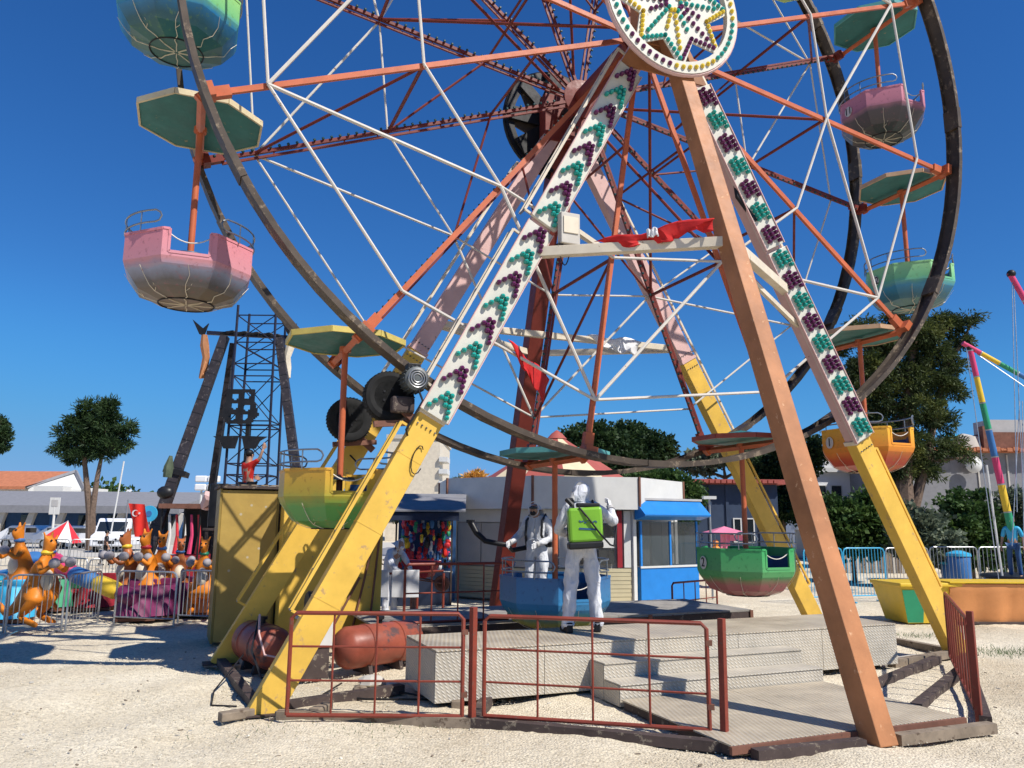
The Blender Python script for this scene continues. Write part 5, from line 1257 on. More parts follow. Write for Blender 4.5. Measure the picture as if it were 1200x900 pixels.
# long low grey-roofed arcade
Y = 61; a, b = at(-60, 600, Y), at(218, 600, Y); w = (b - a).x
ar = thing('market_arcade', 'long low arcade with sloping grey roof and dark blue bays at far left', 'building', Vector((a.x, Y, 0)), 0)
zt, ze = zat(581, Y), zat(596, Y - 2)
MB().box(0, w, .5, 8, 0, ze - .3).build('back_wall', 'dblue', ar)
MB().add([(-.3, -2, ze), (w + .3, -2, ze), (w + .3, 6, zt + .3), (-.3, 6, zt + .3), (-.3, -2, ze - .55), (w + .3, -2, ze - .55), (w + .3, 6, zt - .1), (-.3, 6, zt - .1)], [(0, 1, 2, 3), (4, 7, 6, 5), (0, 4, 5, 1), (1, 5, 6, 2), (3, 7, 4, 0), (2, 6, 7, 3)]).build('roof', 'greywall', ar)
for k in range(9):
    x = k * w / 8.2; MB().beam((x, -1.4, 0), (x + .7, -1.4, ze - .5), .45, .35).build('column', 'concrete', ar)
    MB().box(x + .9, x + w / 8.2 - .3, .40, .48, .3, ze - .7).build('bay_window', 'darkglass' if k % 3 else 'rblue', ar)
# tile-roofed house
Y = 80; a = at(-40, 600, Y); b = at(80, 600, Y); w = (b - a).x; t = thing('tile_roofed_house', 'low white house with terracotta tiled gable roof above the arcade', 'house', Vector((a.x, Y, 0)), 0)
ze, zr_ = zat(573, Y), zat(553, Y); xr = (at(58, 600, Y) - a).x
MB().box(0, w - .8, 0, 9, 0, ze).build('wall', 'kwhite', t)
MB().add([(-.5, -.8, ze - .1), (w - 4.2, -.8, ze - .1), (xr, 4.5, zr_), (-.5, 4.5, zr_), (-.5, -.8, ze - .4), (w - 4.2, -.8, ze - .4)], [(0, 1, 2, 3), (4, 5, 1, 0)]).build('roof', 'tileroof', t)
MB().add([(w - 4.2, -.2, ze - .2), (w + .4, 2, ze - .3), (xr, 4.2, zr_ - .1), (w - 4.2, -.2, 3), (w + .4, 2, 3)], [(0, 1, 2), (3, 4, 1, 0)]).build('gable', 'kwhite', t)
MB().beam((w + .4, 1.8, ze - .3), (xr, 4.0, zr_), .3, .25).beam((w - 4.3, -.4, ze - .2), (xr, 4.0, zr_ - .02), .3, .2).build('barge_board', 'greywall', t, kind='stuff')
for k in range(7): MB().box(1 + k * 1.25, 1.7 + k * 1.25, -.06, -.01, ze - 2, ze - .7).build('window', 'darkglass', t)
# apartment tower right of the yellow leg
t, w, h = block('tall plain cream apartment block rising behind the left yellow leg', 452, 514, 515, 75, 12, 'cream', 'concrete', 0, 'apartment_block', .4, None, .15)
for k in range(6):
    z = h - 2.2 - k * 1.15
    MB().box(w - .05, w + .75, -.3, 3, z, z + .45).build('balcony', 'kwhite', t); MB().box(.3, 1.2, -.06, -.01, z, z + .6).build('window', 'darkglass', t)
# white house at right
t, w, h = block('bright white two-storey house behind the leafy shrub', 930, 1045, 551, 45, 10, 'carwhite', 'kwhite', 0, 'white_house', .25, [(.22, .58, .12, .26), (.40, .58, .10, .26), (.70, .60, .12, .24)])
MB().box(-.2, w * .65, -1.1, -.02, h * .33, h * .42).build('balcony', 'kwhite', t)
for k in range(3): MB().box(w * (.1 + k * .25), w * (.1 + k * .25) + .9, .1, .5, h + .26, h + 1.0).build('roof_tank', 'kwhite', t)
# blue building
M['slate'] = paint('slate_blue_wall', (.035, .055, .10), .2, (.07, .08, .1), .15, .7)
t, w, h = block('dark blue shed with red-brown roof edge behind the green gondola', 796, 912, 566, 32, 8, 'slate', 'roofred', 0, 'blue_shed', .2, [(.55, .35, .06, .25), (.68, .35, .06, .25)])
for x in (.04, .30, .47, .80): MB().box(w * x, w * x + .12, -.06, -.004, 0, h - .02).build('pilaster', 'slate', t)
for k in range(18): MB().box(-.25 + k * w / 17, -.25 + k * w / 17 + w / 17 - .05, -.45, -.31, h + .04, h + .16).build('roof_tile', 'roofred', t)
# grey building with terracotta roof and tanks
Y = 38; t, w, h = block('grey walled building with uneven terracotta roof behind the hedge at right', 1072, 1230, 527, Y, 9, 'greywall', 'tileroof', 0, 'grey_building', .22)
for k in range(22): MB().box(k * w / 22 - .3, (k + 1) * w / 22 - .34, -.55, -.31, h + .03 + .05 * (k % 2), h + .17 + .04 * ((k * 7) % 3)).build('roof_tile', 'tileroof', t)
wx = lambda u: (at(u, 600, Y) - at(1072, 600, Y)).x
MB().lathe([(.3, 0), (.32, .1), (.32, 1.0), (.3, 1.1)], 14, (wx(1128), 1.5, h + .75), 'x').build('water_tank', 'rcyan', t, smooth=True)
MB().lathe([(.9, .23), (.75, .9), (.1, 1.1)], 12, (wx(1158), 1.5, h)).build('roof_dome', 'concrete', t, smooth=True)
MB().box(wx(1170), wx(1175), .6, 1, h + .23, h + 1.4).build('chimney', 'rust', t); MB().box(wx(1180), wx(1200) + 1, .6, 2.6, h + .23, h + 1.1).build('roof_store', 'rust', t)
MB().box(wx(1182), wx(1200) + 1, .8, 2.2, h + 1.12, h + 1.75).build('roof_tank', 'kgrey', t)
MB().lathe([(.02, 0), (.3, .05), (.42, .16)], 14, (wx(1140), -.6, h - .6), 'y').build('satellite_dish', 'kwhite', t, smooth=True)
for u in (1150, 1185): MB().box(wx(u), wx(u) + .07, -.05, -.003, .2, h - .1).build('drain_pipe', 'concrete', t)
MB().box(wx(1078), wx(1088) , -.06, -.005, h - 1.3, h - .2).build('window', 'kwhite', t)

# =================================================================== fences and barriers
def barrier(A, B, h, label, mat='steel', n=9, name='crowd_barrier', group='crowd control barriers'):
    A, B = Vector(A), Vector(B); A.z = B.z = 0; L_ = (B - A).length; t = thing(name, label, 'barrier', A, math.atan2((B - A).y, (B - A).x), group)
    r = .10; z0 = .16
    MB().tube([(0, 0, 0.02), (0, 0, h - r), (r * .3, 0, h - r * .3), (r, 0, h), (L_ - r, 0, h), (L_ - r * .3, 0, h - r * .3), (L_, 0, h - r), (L_, 0, 0.02)], .019, 7).tube([(0, 0, z0), (L_, 0, z0)], .015, 6).build('frame', mat, t, smooth=True)
    for k in range(1, n + 1):
        x = L_ * k / (n + 1); MB().tube([(x, 0, z0), (x, 0, h)], .0085, 5).build('bar', mat, t, smooth=True)
    for x in (.12, L_ - .12): MB().beam((x, -.24, .015), (x, .24, .015), .04, .03, side=(0, 0, 1)).build('foot', mat, t)
    return t
G = ground_at
for A, B, h, lb in [((-58, 741), (3, 743), 1.0, 'steel barrier leaving the left edge of the view'), ((6, 744), (71, 742), 1.0, 'steel barrier in front of the crouching orange kangaroo'), ((76, 742), (114, 732), 1.0, 'steel barrier turning back beside the blue ride parts'),
                ((133, 733), (203, 736), 1.0, 'steel barrier in front of the purple skirted ride'), ((208, 731), (256, 733), 1.0, 'steel barrier next to the mustard booth'),
                ((100, 705), (140, 703), 1.0, 'steel barrier in the second row behind the yellow arm'), ((60, 700), (98, 704), 1.0, 'steel barrier in the second row behind the red seat')]:
    barrier(G(*A), G(*B), h, lb)
for i, (A, B, lb) in enumerate([((-10, 668), (35, 668), 'grey barrier far left behind the kangaroo'), ((38, 668), (78, 668), 'grey barrier below the striped umbrella'), ((80, 668), (118, 667), 'grey barrier before the white cars'), ((128, 667), (165, 666), 'grey barrier before the white van')]):
    barrier(G(*A), G(*B), 1.15, lb, 'steel', 8)
for i, (A, B, lb) in enumerate([((945, 708), (990, 706), 'blue barrier behind the brown raker leg'), ((992, 706), (1040, 705), 'blue barrier left of the yellow leg foot'), ((1042, 705), (1092, 703), 'blue barrier right behind the yellow leg foot'), ((1094, 700), (1150, 700), 'blue barrier above the orange tarpaulin'), ((1152, 700), (1215, 699), 'blue barrier at the right edge below the bungee poles')]):
    barrier(G(*A), G(*B), 1.35, lb, 'rcyan' if i < 2 else 'steel', 12, group='barriers on the right')
pf = thing('picket_fence', 'weathered upright picket fence in front of the shrubs on the right', 'fence', G(962, 671)); pf_e = G(1075, 671); L_ = (pf_e - pf.location).length
for k in range(34):
    x = k * L_ / 34; MB().box(x, x + .10, -.02, .02, 0, 1.2 + .08 * ((k * 5) % 3)).build('picket', 'timber' if k % 3 else 'concrete', pf)
for z in (.3, .9): MB().box(-.05, L_, .022, .06, z, z + .06).build('rail', 'timber', pf)
wf = thing('wire_fence', 'rusty post and rail fence below the hedge at the right', 'fence', G(1078, 672)); pf_e = G(1230, 672); L_ = (pf_e - wf.location).length
for k in range(14):
    x = k * L_ / 13; MB().tube([(x, 0, 0), (x + .03 * (k % 3), 0, 1.35)], .03, 6).build('post', 'steel', wf)
for z in (.4, 1.25): MB().tube([(0, 0, z), (L_, 0, z)], .018, 5).build('rail', 'rust', wf)

# =================================================================== vehicles
def car(label, loc, rz, L_=4.3, H=1.45, Wd_=1.7, van=False, col='carwhite', name='parked_car'):
    t = thing(name, label, 'van' if van else 'car', loc, rz, 'white vehicles parked at far left')
    if van: prof = [(-L_ / 2, .35), (L_ / 2, .35), (L_ / 2, .95), (L_ / 2 - .55, 1.15), (L_ / 2 - 1.0, H), (-L_ / 2 + .1, H), (-L_ / 2, H - .2)]
    else: prof = [(-L_ / 2, .35), (L_ / 2, .35), (L_ / 2, .78), (L_ / 2 - 1.1, .92), (L_ / 2 - 1.75, H), (-L_ / 2 + 1.0, H), (-L_ / 2 + .25, .98), (-L_ / 2, .9)]
    MB().prism(prof, -Wd_ / 2, Wd_ / 2).build('body', col, t, bevel=.08)
    for sy in (-1, 1):
        y = sy * (Wd_ / 2 + .004)
        zz = (1.0, H - .15)
        xs = [(-L_ / 2 + .9, -L_ / 2 + 1.9), (-L_ / 2 + 2.0, L_ / 2 - 1.6)] if not van else [(-L_ / 2 + .4, -L_ / 2 + 1.6), (-L_ / 2 + 1.7, L_ / 2 - 1.2)]
        for x0, x1 in xs: MB().box(x0, x1, min(y, y - sy * .01), max(y, y - sy * .01), *zz).build('window', 'darkglass', t)
        for x in (-L_ / 2 + .8, L_ / 2 - .8):
            w_ = MB().lathe([(.12, -.1), (.31, -.1), (.31, .1), (.12, .1)], 18, (x, sy * (Wd_ / 2 - .09), .31), 'y').build('wheel', 'rubber', t, smooth=True)
            MB().lathe([(.19, -.11), (.19, .11)], 14, (x, sy * (Wd_ / 2 - .09), .31), 'y').build('hub_cap', 'steel', w_, smooth=True)
    nx = L_ / 2
    ws = MB().beam((nx - (.56 if van else 1.12), 0, 1.2 if van else .96), (nx - (.98 if van else 1.72), 0, H - .08), .03, Wd_ - .25, side=(0, 1, 0)).build('windscreen', 'darkglass', t)
    for y in (-Wd_ / 2 + .2, Wd_ / 2 - .45): MB().box(nx - .05, nx + .012, y, y + .25, .62, .78).build('headlight', 'steel', t)
    MB().box(nx - .05, nx + .015, -.45, .45, .5, .68).build('grille', 'blackplastic', t)
    return t
g = G(143, 646); car('white van parked facing the camera, right of the two-stemmed tree', at(142, 640, 48) * Vector((1, 1, 0)) if False else Vector((at(142, 640, 48).x, 48, 0)), -PI / 2 + .1, 4.6, 1.95, 1.85, True, name='parked_van')
for u, rz, lb in ((84, .1, 'white car parked side-on left of the two-stemmed tree'), (112, .05, 'white car half hidden behind the tree trunks'), (40, .0, 'white car parked behind the striped umbrella')):
    car(lb, Vector((at(u, 640, 52).x, 52, 0)), rz)

# =================================================================== signs, umbrella, flags, lights at left
def pole_thing(name, label, cat, u, vb, vt, Y, r, mat, head=None):
    p = at(u, vb, Y); t = thing(name, label, cat, Vector((p.x, Y, 0)), 0); h = zat(vt, Y, u)
    MB().tube([(0, 0, 0), (0, 0, h)], r, 8).build('pole', mat, t, smooth=True); return t, h
t, h = pole_thing('street_pole', 'slim leaning white lamp pole right of the two-stemmed tree', 'pole', 126, 645, 540, 46, .045, 'kwhite'); t.rotation_euler = (0, .09, 0)
t, h = pole_thing('sign_board', 'white upright sign board on a pole in front of the arcade', 'sign', 59, 645, 583, 40, .06, 'kwhite'); MB().box(-.26, .26, -.05, -.01, h - .85, h).build('board', 'kwhite', t); MB().box(-.16, .16, -.065, -.052, h - .45, h - .12).build('symbol', 'kgrey', t)
t, h = pole_thing('parasol', 'red and white striped parasol standing near the far barriers', 'parasol', 62, 660, 608, 34, .03, 'kwhite')
for k in range(8):
    q0, q1 = k * PI / 4, (k + 1) * PI / 4; R_ = .8
    MB().add([(0, 0, h), (R_ * math.cos(q0), R_ * math.sin(q0), h - .75), (R_ * math.cos(q1), R_ * math.sin(q1), h - .75), (0, 0, h - .06)], [(0, 1, 2), (3, 2, 1)]).build('panel', 'rred' if k % 2 else 'kwhite', t)
t.rotation_euler = (.15, .25, .3)
def flag_mark(parent, c, s, y):
    mb = MB(); n = 20; R1, R2 = s, s * .8
    o = [(c[0] + R1 * math.cos(a), y, c[1] + R1 * math.sin(a)) for a in [.5 + (2 * PI - 1.0) * k / n for k in range(n + 1)]]
    i = [(c[0] + s * .25 + R2 * math.cos(a), y, c[1] + R2 * math.sin(a)) for a in [.72 + (2 * PI - 1.44) * k / n for k in range(n + 1)]]
    mb.add(o + i, [(k, k + 1, n + 2 + k, n + 1 + k) for k in range(n)])
    st = []; cx = c[0] + s * 1.25
    for k in range(10):
        r_ = s * .5 if k % 2 == 0 else s * .2; a = PI + k * PI / 5; st.append((cx + r_ * math.cos(a), y, c[1] + r_ * math.sin(a)))
    mb.add([(cx, y, c[1])] + st, [(0, 1 + k, 1 + (k + 1) % 10) for k in range(10)])
    return mb.build('crescent_and_star', 'whitecloth', parent)
p = at(146, 640, 20.5); t = thing('red_flag', 'red flag with white crescent and star hanging above the purple ride', 'flag', Vector((p.x, p.y, 0)), 0)
h = zat(593, 20.5); MB().tube([(-.02, 0, 0), (-.02, 0, h + .1)], .02, 8).build('pole', 'steel', t)
mb = MB(); n_ = 10; vs = []
for i in range(n_ + 1):
    for j in range(n_ + 1):
        u_, v_ = i / n_, j / n_; vs.append((u_ * .42 + v_ * .25 * (1), .03 * math.sin(u_ * 9 + v_ * 4), h - v_ * .85 - u_ * .02))
mb.add(vs, [(i * (n_ + 1) + j, i * (n_ + 1) + j + 1, (i + 1) * (n_ + 1) + j + 1, (i + 1) * (n_ + 1) + j) for i in range(n_) for j in range(n_)])
mb.build('cloth', 'bright_red', t, smooth=True); m_ = flag_mark(t, (.22, h - .25), .085, -.045)
p = at(175, 602, 21.5); t = thing('blue_disc_sign', 'bright blue round sign beside the red flag', 'sign', Vector((p.x, p.y, 0)), 0)
MB().lathe([(.22, -.02), (.22, .02)], 20, (0, 0, p.z), 'y').build('disc', 'rcyan', t, smooth=True); MB().tube([(0, 0.03, 0), (0, 0.03, p.z)], .02, 6).build('pole', 'steel', t); MB().lathe([(.08, -.03), (.08, -.022)], 14, (0, 0, p.z), 'y').build('centre', 'rblue', t)
Y = 34; p = at(241, 600, Y); t = thing('floodlight_mast', 'white lattice mast with four white floodlights above the black ticket stage', 'light mast', Vector((p.x, Y, 0)), 0)
for x in (-.25, .25): MB().tube([(x, 0, 0), (x, 0, zat(575, Y))], .05, 6).build('upright', 'kwhite', t)
for k in range(6): MB().tube([(-.25, 0, .5 + k * .5), (.25, 0, .9 + k * .5)], .025, 5).build('brace', 'kwhite', t)
for i in range(2):
    for j in range(2): MB().box(-.52 + i * .54, -.02 + i * .54, -.15, .1, zat(585, Y) + .28 + j * .36, zat(585, Y) + .56 + j * .36).build('floodlight', 'carwhite', t, bevel=.05)
for i, u in enumerate((318, 330)):
    o = MB().box(-.2, .2, -.15, .15, 0, .35).build('white_box_light', 'carwhite', None, bevel=.05); o.location = at(u, 578, 34); tag(o, ('small white box lamp just right of the man in red', 'second small white box lamp at the booth roof corner')[i], 'lamp')
    o2 = MB().tube([(0, 0, 0), (0, 0, -o.location.z)], .04, 6).build('post', 'kwhite', o)

# =================================================================== swing tower ride behind the booth
TY = 25.0
def tx(u, v, Y=TY): p = at(u, v, Y); return p
tw = thing('swing_ride_tower', 'dark lattice tower ride with four panelled legs and spiky black ornaments at left', 'fairground ride', Vector((tx(290, 640).x, TY, 0)), 0)
O = Vector((tx(290, 640).x, TY, 0)); rel = lambda p: p - O
zt_, zb2 = zat(365, TY), 0.0
hw0, hw1 = 25 * TY / F_PX, 22.5 * TY / F_PX
cor = lambda sx, sy, z: Vector((sx * (hw0 + (hw1 - hw0) * z / 8.7), sy * .55, z))
M['towersteel'] = paint('tower_blue_black', (.02, .022, .045), .3, (.08, .08, .11), .25, .5, .2)
M['legskin'] = paint('leg_cladding', (.035, .03, .035), .35, (.14, .12, .12), .35, .55)
for sx in (-1, 1):
    for sy in (-1, 1): MB().tube([cor(sx, sy, 0), cor(sx, sy, zt_)], .045, 6).build('mast', 'towersteel', tw)
levels = [.3, 1.4, 2.5, 3.35, 3.7, 4.9, 5.05, 6.5, 6.9, 7.6, 8.5]
for i, z in enumerate(levels):
    for sy in (-1, 1): MB().tube([cor(-1, sy, z), cor(1, sy, z)], .022, 5).build('strut', 'towersteel', tw)
    for sx in (-1, 1): MB().tube([cor(sx, -1, z), cor(sx, 1, z)], .022, 5).build('strut', 'towersteel', tw)
    if i + 1 < len(levels) and levels[i + 1] - z > .5:
        for sy in (-1, 1):
            MB().tube([cor(-1, sy, z), cor(1, sy, levels[i + 1])], .018, 5).build('brace', 'towersteel', tw); MB().tube([cor(1, sy, z), cor(-1, sy, levels[i + 1])], .018, 5).build('brace', 'towersteel', tw)
for (ub, vb, ut, vt, dy, w_) in ((186, 640, 266, 396, -.6, .36), (207, 640, 270, 400, .9, .22), (379, 640, 329, 398, -.6, .32), (350, 640, 325, 402, .9, .22)):
    a, b = rel(tx(ub, vb, TY)), rel(tx(ut, vt, TY)); a.y += dy * 2.2; a.z = 0; b.y += dy * .3
    lg = MB().beam(a, b, w_, .22, w1=w_ * .72).build('leg', 'legskin', tw)
    d_ = (b - a)
    for k in range(1, 18): c_ = a + d_ * (k / 18); MB().beam(c_, c_ + d_.normalized() * .03, w_ * (1 - .28 * k / 18) + .004, .225).build('cladding_joint', 'black', lg)
    if dy < 0: MB().beam(a + d_ * .42, a + d_ * .44, .7, .35).build('collar', 'black', lg)
a, b = rel(tx(243, 390)), rel(tx(346, 396)); MB().beam(a, b, .12, .12).build('cross_beam', 'towersteel', tw)
for k in range(14): c_ = a.lerp(b, .2 + .6 * k / 13); MB().ball(c_ + Vector((0, -.08, .03 * ((k * 7) % 3))), .10, 6, 4, (1.4, .6, .6)).build('carved_boss', 'black', tw)
# perforated dark ornaments on the mast
def holed(u, v, wpx, hpx, rows):
    c_ = rel(tx(u, v)); w2, h2 = wpx * TY / F_PX / 2, hpx * TY / F_PX / 2
    pl = [(-w2 * .75, h2), (w2 * .75, h2), (w2 * .8, h2 * .2), (w2 * 1.05, -h2 * .5), (w2 * .6, -h2), (-w2 * .6, -h2), (-w2 * 1.05, -h2 * .5), (-w2 * .8, h2 * .2)]
    N_ = 22; mb = MB(); 
    def inside(x, z):
        f = abs(x) / w2
        lim = .78 if z > .2 * h2 else (.8 + .25 * min(1, (.2 * h2 - z) / (.7 * h2)) if z > -.5 * h2 else 1.05 - .9 * (-.5 * h2 - z) / h2)
        if f > lim: return False
        for (hx, hz) in rows:
            dx, dz = (x - hx * w2) / (.20 * w2), (z - hz * h2) / (.17 * h2)
            if dx * dx + (dz - .35 * abs(dx)) ** 2 < 1: return False
        return True
    for i in range(N_):
        for j in range(N_):
            x, z = (-1.05 + 2.1 * (i + .5) / N_) * w2, (-1 + 2 * (j + .5) / N_) * h2
            if inside(x, z):
                a_, b_ = 2.1 * w2 / N_ / 2, 2 * h2 / N_ / 2
                mb.box(c_.x + x - a_, c_.x + x + a_, c_.y - .75, c_.y - .66 + .001 * ((i + j) % 2), c_.z + z - b_, c_.z + z + b_)
    mb.build('ornament', 'black', tw, kind='stuff')
holed(290, 480, 42, 40, [(-.3, .55), (.35, .6), (-.3, .0), (.4, -.1), (-.35, -.65), (.3, -.65)])
c_ = rel(tx(290, 520)); 
for s_ in (-1, 1):
    MB().prism([(c_.x + s_ * .05, c_.z + .18), (c_.x + s_ * .85, c_.z + .16), (c_.x + s_ * .62, c_.z + .02), (c_.x + s_ * .5, c_.z - .22), (c_.x + s_ * .15, c_.z - .22)] if s_ > 0 else [(c_.x - .15, c_.z - .22), (c_.x - .5, c_.z - .22), (c_.x - .62, c_.z + .02), (c_.x - .85, c_.z + .16), (c_.x - .05, c_.z + .18)], c_.y - .74, c_.y - .66).build('bat_wing', 'black', tw)
MB().box(c_.x - .06, c_.x + .06, c_.y - .1, c_.y + .1, .5, c_.z + .8).build('centre_pole', 'black', tw)
# fish-tailed figureheads on the beam ends
def figurehead(u, label_mat, flip):
    c_ = rel(tx(u, 392)); mb = MB()
    pts_ = [c_ + Vector((0, -.1, -.05)), c_ + Vector((.04 * flip, -.12, -.4)), c_ + Vector((.13 * flip, -.14, -.8)), c_ + Vector((.10 * flip, -.14, -1.15)), c_ + Vector((.02 * flip, -.2, -1.5))]
    mb.tube(pts_, [.10, .15, .12, .13, .06], 8); mb.ball(pts_[3] + Vector((0, -.02, -.25)), .11, 8, 6)
    mb.tube([pts_[2], pts_[2] + Vector((.02 * flip, -.2, -.4)), pts_[2] + Vector((-.05 * flip, -.25, -.75))], [.05, .04, .03], 6)
    o = mb.build('figurehead', label_mat, tw, smooth=True)
    t_ = c_ + Vector((0, -.1, 0))
    MB().prism([(t_.x, t_.z - .05), (t_.x + .12, t_.z + .35), (t_.x - .05, t_.z + .18), (t_.x - .42, t_.z + .48), (t_.x - .16, t_.z - .02)], t_.y - .03, t_.y + .03).build('tail_fin', 'black', o)
figurehead(241, 'raker', 1); figurehead(344, 'cream', -1)
# black ticket stage with red drapes
p = at(228, 640, 23.5); stg = thing('ticket_stage', 'dark roofed ticket stage with red and white figures painted on its drapes', 'booth', Vector((p.x, p.y, 0)), 0)
MB().box(-1.0, .75, 0, 1.5, 0, .9).build('base', 'deepred', stg)
MB().box(-1.1, .8, -.15, 1.5, 2.28, 2.42).build('roof', 'rust', stg)
for x in (-1.05, -.35, .1, .72): MB().tube([(x, 0, 0), (x, 0, 2.28)], .03, 6).build('post', 'black', stg)
MB().box(-1.0, .7, 1.45, 1.5, .9, 2.28).build('back_cloth', 'blackplastic', stg)
for k in range(5): MB().tube([(-.85 + k * .22, .1, .95), (-.8 + k * .22, .1, 1.5), (-.86 + k * .22, .1, 2.1)], [.07, .05, .04], 6).build('painted_figure', ['kwhite', 'rred', 'kwhite', 'rpink', 'rred'][k], stg, smooth=True)
MB().tube([(.2, .0, 2.3), (.35, -.1, 2.62), (.7, -.1, 2.5)], [.16, .2, .12], 8).build('striped_bundle', 'pink', stg, smooth=True)
MB().ball((-1.0, 0, 2.75), .2, 10, 6, (1.3, .8, 1)).build('dark_head', 'blackplastic', stg, smooth=True)
MB().tube([(-.98, 0, 3.2), (-.96, 0, 3.5), (-.92, 0, 3.85)], [.13, .15, .05], 8).build('carved_cactus', 'leafolive', stg, smooth=True)

# =================================================================== kangaroo ride
def kangaroo_mesh(mat, parent, sit=True):
    J = dict(hip=((0, .10, .52), .21, .24), belly=((0, -.02, .72), .17, .18), chest=((0, -.10, .98), .13, .13), neck=((0, -.13, 1.20), .065, .07), head=((0, -.16, 1.36), .10, .11), muz=((0, -.30, 1.32), .055, .05),
             kn=((.17, -.14, .42), .12, .14), hk=((.18, .12, .16), .06, .06), ft=((.18, -.28, .04), .045, .04), kn2=((-.17, -.14, .42), .12, .14), hk2=((-.18, .12, .16), .06, .06), ft2=((-.18, -.28, .04), .045, .04),
             t1=((0, .38, .30), .10, .10), t2=((0, .62, .16), .06, .06), t3=((0, .80, .36), .035, .035),
             s1=((.15, -.14, 1.04), .055, .055), e1=((.24, -.30, .88), .045, .045), w1=((.16, -.42, 1.0), .04, .04), s2=((-.15, -.14, 1.04), .055, .055), e2=((-.24, -.30, .88), .045, .045), w2=((-.16, -.42, 1.0), .04, .04),
             r1=((.06, -.12, 1.46), .028, .02), q1=((.09, -.11, 1.54), .016, .012), r2=((-.06, -.12, 1.46), .028, .02), q2=((-.09, -.11, 1.54), .016, .012))
    E_ = [('hip', 'belly'), ('belly', 'chest'), ('chest', 'neck'), ('neck', 'head'), ('head', 'muz'), ('hip', 'kn'), ('kn', 'hk'), ('hk', 'ft'), ('hip', 'kn2'), ('kn2', 'hk2'), ('hk2', 'ft2'), ('hip', 't1'), ('t1', 't2'), ('t2', 't3'),
          ('chest', 's1'), ('s1', 'e1'), ('e1', 'w1'), ('chest', 's2'), ('s2', 'e2'), ('e2', 'w2'), ('head', 'r1'), ('r1', 'q1'), ('head', 'r2'), ('r2', 'q2')]
    o = mesh_obj('body', skin_mesh('kangaroo_body', {k: tuple([Vector(v[0])] + list(v[1:])) for k, v in J.items()}, E_, 'hip', 1), mat, parent)
    for sx in (-1, 1): MB().ball((sx * .16, -.48, 1.04), .085, 10, 7, (1, 1.1, 1)).build('boxing_glove', 'glove', parent, smooth=True)
    MB().lathe([(.085, 1.17), (.10, 1.20), (.075, 1.24)], 12, (0, -.13, 0)).build('collar', random.choice(['rgreen', 'rblue', 'ryellow', 'rred']), o, smooth=True)
    MB().ball((0, -.17, .74), .15, 10, 8, (.8, .75, 1.3)).build('pale_belly', 'cream', o, smooth=True)
    MB().ball((0, -.345, 1.33), .022, 6, 4).build('nose', 'blackplastic', o, smooth=True)
    for sx in (-1, 1): MB().ball((sx * .045, -.245, 1.40), .02, 6, 4).build('eye', 'blackplastic', o, smooth=True)
    return o
def kangaroo(label, loc, rz, sc=1.0, dark=False):
    global KP
    t = thing('kangaroo_figure', label, 'ride figure', loc, rz, 'kangaroo figures of the jumping ride'); t.scale = (sc * .95,) * 3
    kangaroo_mesh('kangdark' if dark else 'kang', t); return t
kg = [(38, 741, -.9 + PI / 2 + .6, 1.12, False, 'large orange kangaroo crouching behind the nearest barrier at left'), (50, 722, .8, 1.05, False, 'orange kangaroo with raised grey gloves behind the crouching one'), (22, 715, -.5, 1.22, False, 'tall orange kangaroo at the blue cars, furthest left'),
      (150, 722, -.8, 1.15, True, 'brown kangaroo at the left of the purple cluster'), (170, 724, -.3, 1.15, False, 'orange kangaroo head above the middle of the purple skirts'), (185, 722, .2, 1.12, False, 'orange kangaroo right of the middle of the purple cluster'), (204, 720, .6, 1.05, True, 'brown kangaroo with yellow collar at the right of the cluster'),
      (236, 726, .1, 1.05, False, 'orange kangaroo beside the mustard booth'), ]
for u, v, rz, s_, dk_, lb in kg:
    p = G(u, v); kangaroo(lb, p + Vector((0, 0, .10)), rz, s_ , dk_)
def skirt_car(label, loc, rz, mat, name='ride_car'):
    t = thing(name, label, 'ride car', loc, rz, 'cars of the jumping ride'); t.scale = (.8, .8, .8)
    n = 14; mb = MB(); vs = []
    for i in range(n + 1):
        a = PI * i / n; vs.append((.55 * math.cos(a), -.6 * math.sin(a) * (1 + .05 * (i % 2)), .15)); vs.append((.36 * math.cos(a), -.34 * math.sin(a), .85))
    mb.add(vs + [(0, .1, .15), (0, .1, .85)], [(2 * i, 2 * i + 2, 2 * i + 3, 2 * i + 1) for i in range(n)] + [(0, 1, 2 * n + 4 - 1, 2 * n + 2), (2 * n, 2 * n + 2, 2 * n + 3, 2 * n + 1)])
    mb.build('skirt', mat, t, smooth=True)
    MB().box(-.34, .34, -.05, .45, .45, .55).build('seat', 'rred', t, bevel=.03); MB().box(-.34, .34, .38, .46, .55, .98).build('backrest', mat, t, bevel=.03)
    MB().box(-.45, .45, -.45, .4, .05, .12).build('base', 'rust', t)
    return t
for u, v, rz, mt, lb in ((12, 730, .4, 'rcyan', 'sky blue ride car at the left edge behind the barrier'), (66, 716, -.3, 'rgreen', 'green ride car low behind the crouching kangaroo'), (112, 716, .2, 'deepred', 'dark red ride car under the magenta end of the arm'), (160, 728, .3, 'purple', 'purple skirted ride car behind the left end of the barrier'), (184, 726, 0, 'purple', 'purple skirted ride car in the middle behind the barrier'), (205, 722, -.4, 'purple', 'purple skirted ride car at the right of the cluster'), (237, 722, -.1, 'tarp', 'orange ribbed ride car beside the mustard booth'), (30, 712, .9, 'rblue', 'deep blue ride car behind the crouching kangaroo'), (88, 712, .5, 'rred', 'red ride car under the yellow arm')):
    skirt_car(lb, G(u, v), rz, mt)
